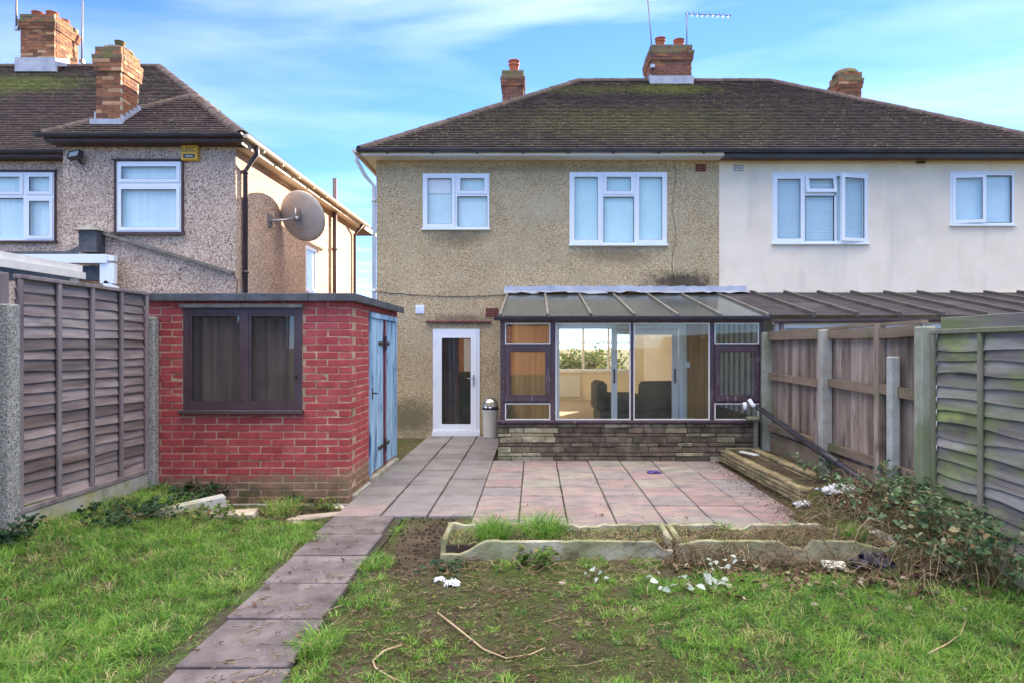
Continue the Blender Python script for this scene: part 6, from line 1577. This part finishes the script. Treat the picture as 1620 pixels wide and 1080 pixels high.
crumple('rubber_glove', 1.58, 8.52, .085, .06, .035, 'purple', 'purple rubber glove lying on the patio', 'glove', z=.002, seed=13)
m = MB().cbox(-.085, .085, -.05, .05, 0, .012, .003, 0, Matrix.Translation((2.28, 4.93, float(height(2.28, 4.93)) + .02)) @ Matrix.Rotation(R(-14), 4, 'Z') @ Matrix.Rotation(R(16), 4, 'X')); tag(m.build('card', MT['card']), 'flat piece of white card on the grass left of the black bag', 'litter')
for (x, y, lab) in ((2.48, 5.34, 'small white stone behind the right trough, left one'), (2.78, 5.33, 'small white stone behind the right trough, right one')): rock('pebble', x, y, .028, 'card', lab, 'pebble', 'white pebbles', dz=.04)
rock('pebble', .20, 4.62, .028, 'rubble', 'small pinkish stone on the lawn in front of the broken trough', 'pebble')
m = MB().bar((2.84, 8.9, .22), (2.95, 8.55, .23), .05, .02); tag(m.build('wood_offcut', MT['white_paint']), 'white painted offcut lying in the raised bed', 'offcut')
def twig(pts, r, label):
    P_ = [Vector((x, y, float(height(x, y)) + z)) for x, y, z in pts]; m = MB().tube(P_, [r * (1 - .09 * i) for i in range(len(P_))], 6); return tag(m.build('twig', MT['bark']), label, 'twig', 'twigs on the lawn')
twig([(-.60, 4.02, .03), (-.50, 3.90, .02), (-.40, 3.74, .02), (-.28, 3.58, .012), (-.15, 3.48, .01), (-.02, 3.52, .012), (.06, 3.58, .02)], .007, 'long curved pale twig in the middle of the lawn')
twig([(-.74, 3.62, .02), (-.82, 3.55, .02), (-.86, 3.45, .015), (-.83, 3.38, .012), (-.74, 3.30, .012), (-.62, 3.22, .01)], .007, 'hooked pale twig near the bottom of the lawn')
twig([(-1.42, 4.15, .03), (-1.33, 4.12, .03), (-1.22, 4.13, .03)], .004, 'short thin twig at the right edge of the path')
twig([(2.1, 3.45, .04), (2.3, 3.6, .03), (2.45, 3.72, .03), (2.6, 3.9, .03)], .005, 'thin twig in the grass at lower right')

# ------------------------------------------------------------------ beyond the houses and behind the viewer (seen through and in the glass)
def tree(x, y, hgt, r, label, nl=2600):
    t = thing('tree', label, 'tree', 'trees seen through or mirrored in the windows'); m = MB()
    m.tube([(x, y, -.1), (x + .1, y, hgt * .3), (x, y + .1, hgt * .55), (x + .1, y, hgt * .8)], [.16, .12, .08, .03], 8)
    for i in range(9):
        a = rng.uniform(0, 6.28); z = hgt * rng.uniform(.3, .7); m.tube([(x + .05, y, z), (x + math.cos(a) * r * .5, y + math.sin(a) * r * .5, z + hgt * .14), (x + math.cos(a) * r * .9, y + math.sin(a) * r * .9, z + hgt * .2)], [.06, .035, .01], 5)
    m.build('trunk', MT['stem'], t)
    cl = rng.normal(size=(26, 3)); cl /= np.linalg.norm(cl, axis=1, keepdims=True); cl *= rng.uniform(.35, 1, (26, 1)); c = np.array([x, y, hgt * .66]) + cl * np.array([r, r, hgt * .34])
    p = c[rng.integers(0, 26, nl)] + rng.normal(0, r * .16, (nl, 3)); q = leaves(p, rng.normal(size=(nl, 3)) + np.array([0, 0, .6]), rng.uniform(.08, .16, nl), rng.uniform(0, 1, nl), .7)
    link('crown', np_mesh('crown', q[0], q[1], q[2], MT['tree_leaf'], q[3]), t)
tree(-.4, 25.5, 1.3, 1.4, 'bushy shrub outside the far living-room window, left', 1800)
tree(2.3, 26.0, 1.35, 1.4, 'bushy shrub outside the far living-room window, right', 1800)
tree(-7, -14, 7.5, 2.6, 'garden tree behind the viewer at left')
tree(5, -16, 6.5, 2.3, 'garden tree behind the viewer at right')
gar = thing('brick_garage', 'orange brick garage behind the viewer, mirrored in the conservatory glass', 'garage')
MB().box(-5.2, 1.4, -27, -20, -.1, 2.9).build('wall', MT['far_brick'], gar)
m = MB(); m.add([(-5.5, -27.3, 2.9), (1.7, -27.3, 2.9), (1.7, -19.7, 2.9), (-5.5, -19.7, 2.9), (-5.5, -23.5, 4.8), (1.7, -23.5, 4.8)], [(0, 1, 5, 4), (2, 3, 4, 5), (1, 2, 5), (3, 0, 4), (3, 2, 1, 0)]); m.build('roof', MT['roof_left'], gar)
for x in (-4.8,): MB().box(x, x + 2.1, -19.99, -19.94, .0, 2.1).build('door', MT['pvc'], gar)
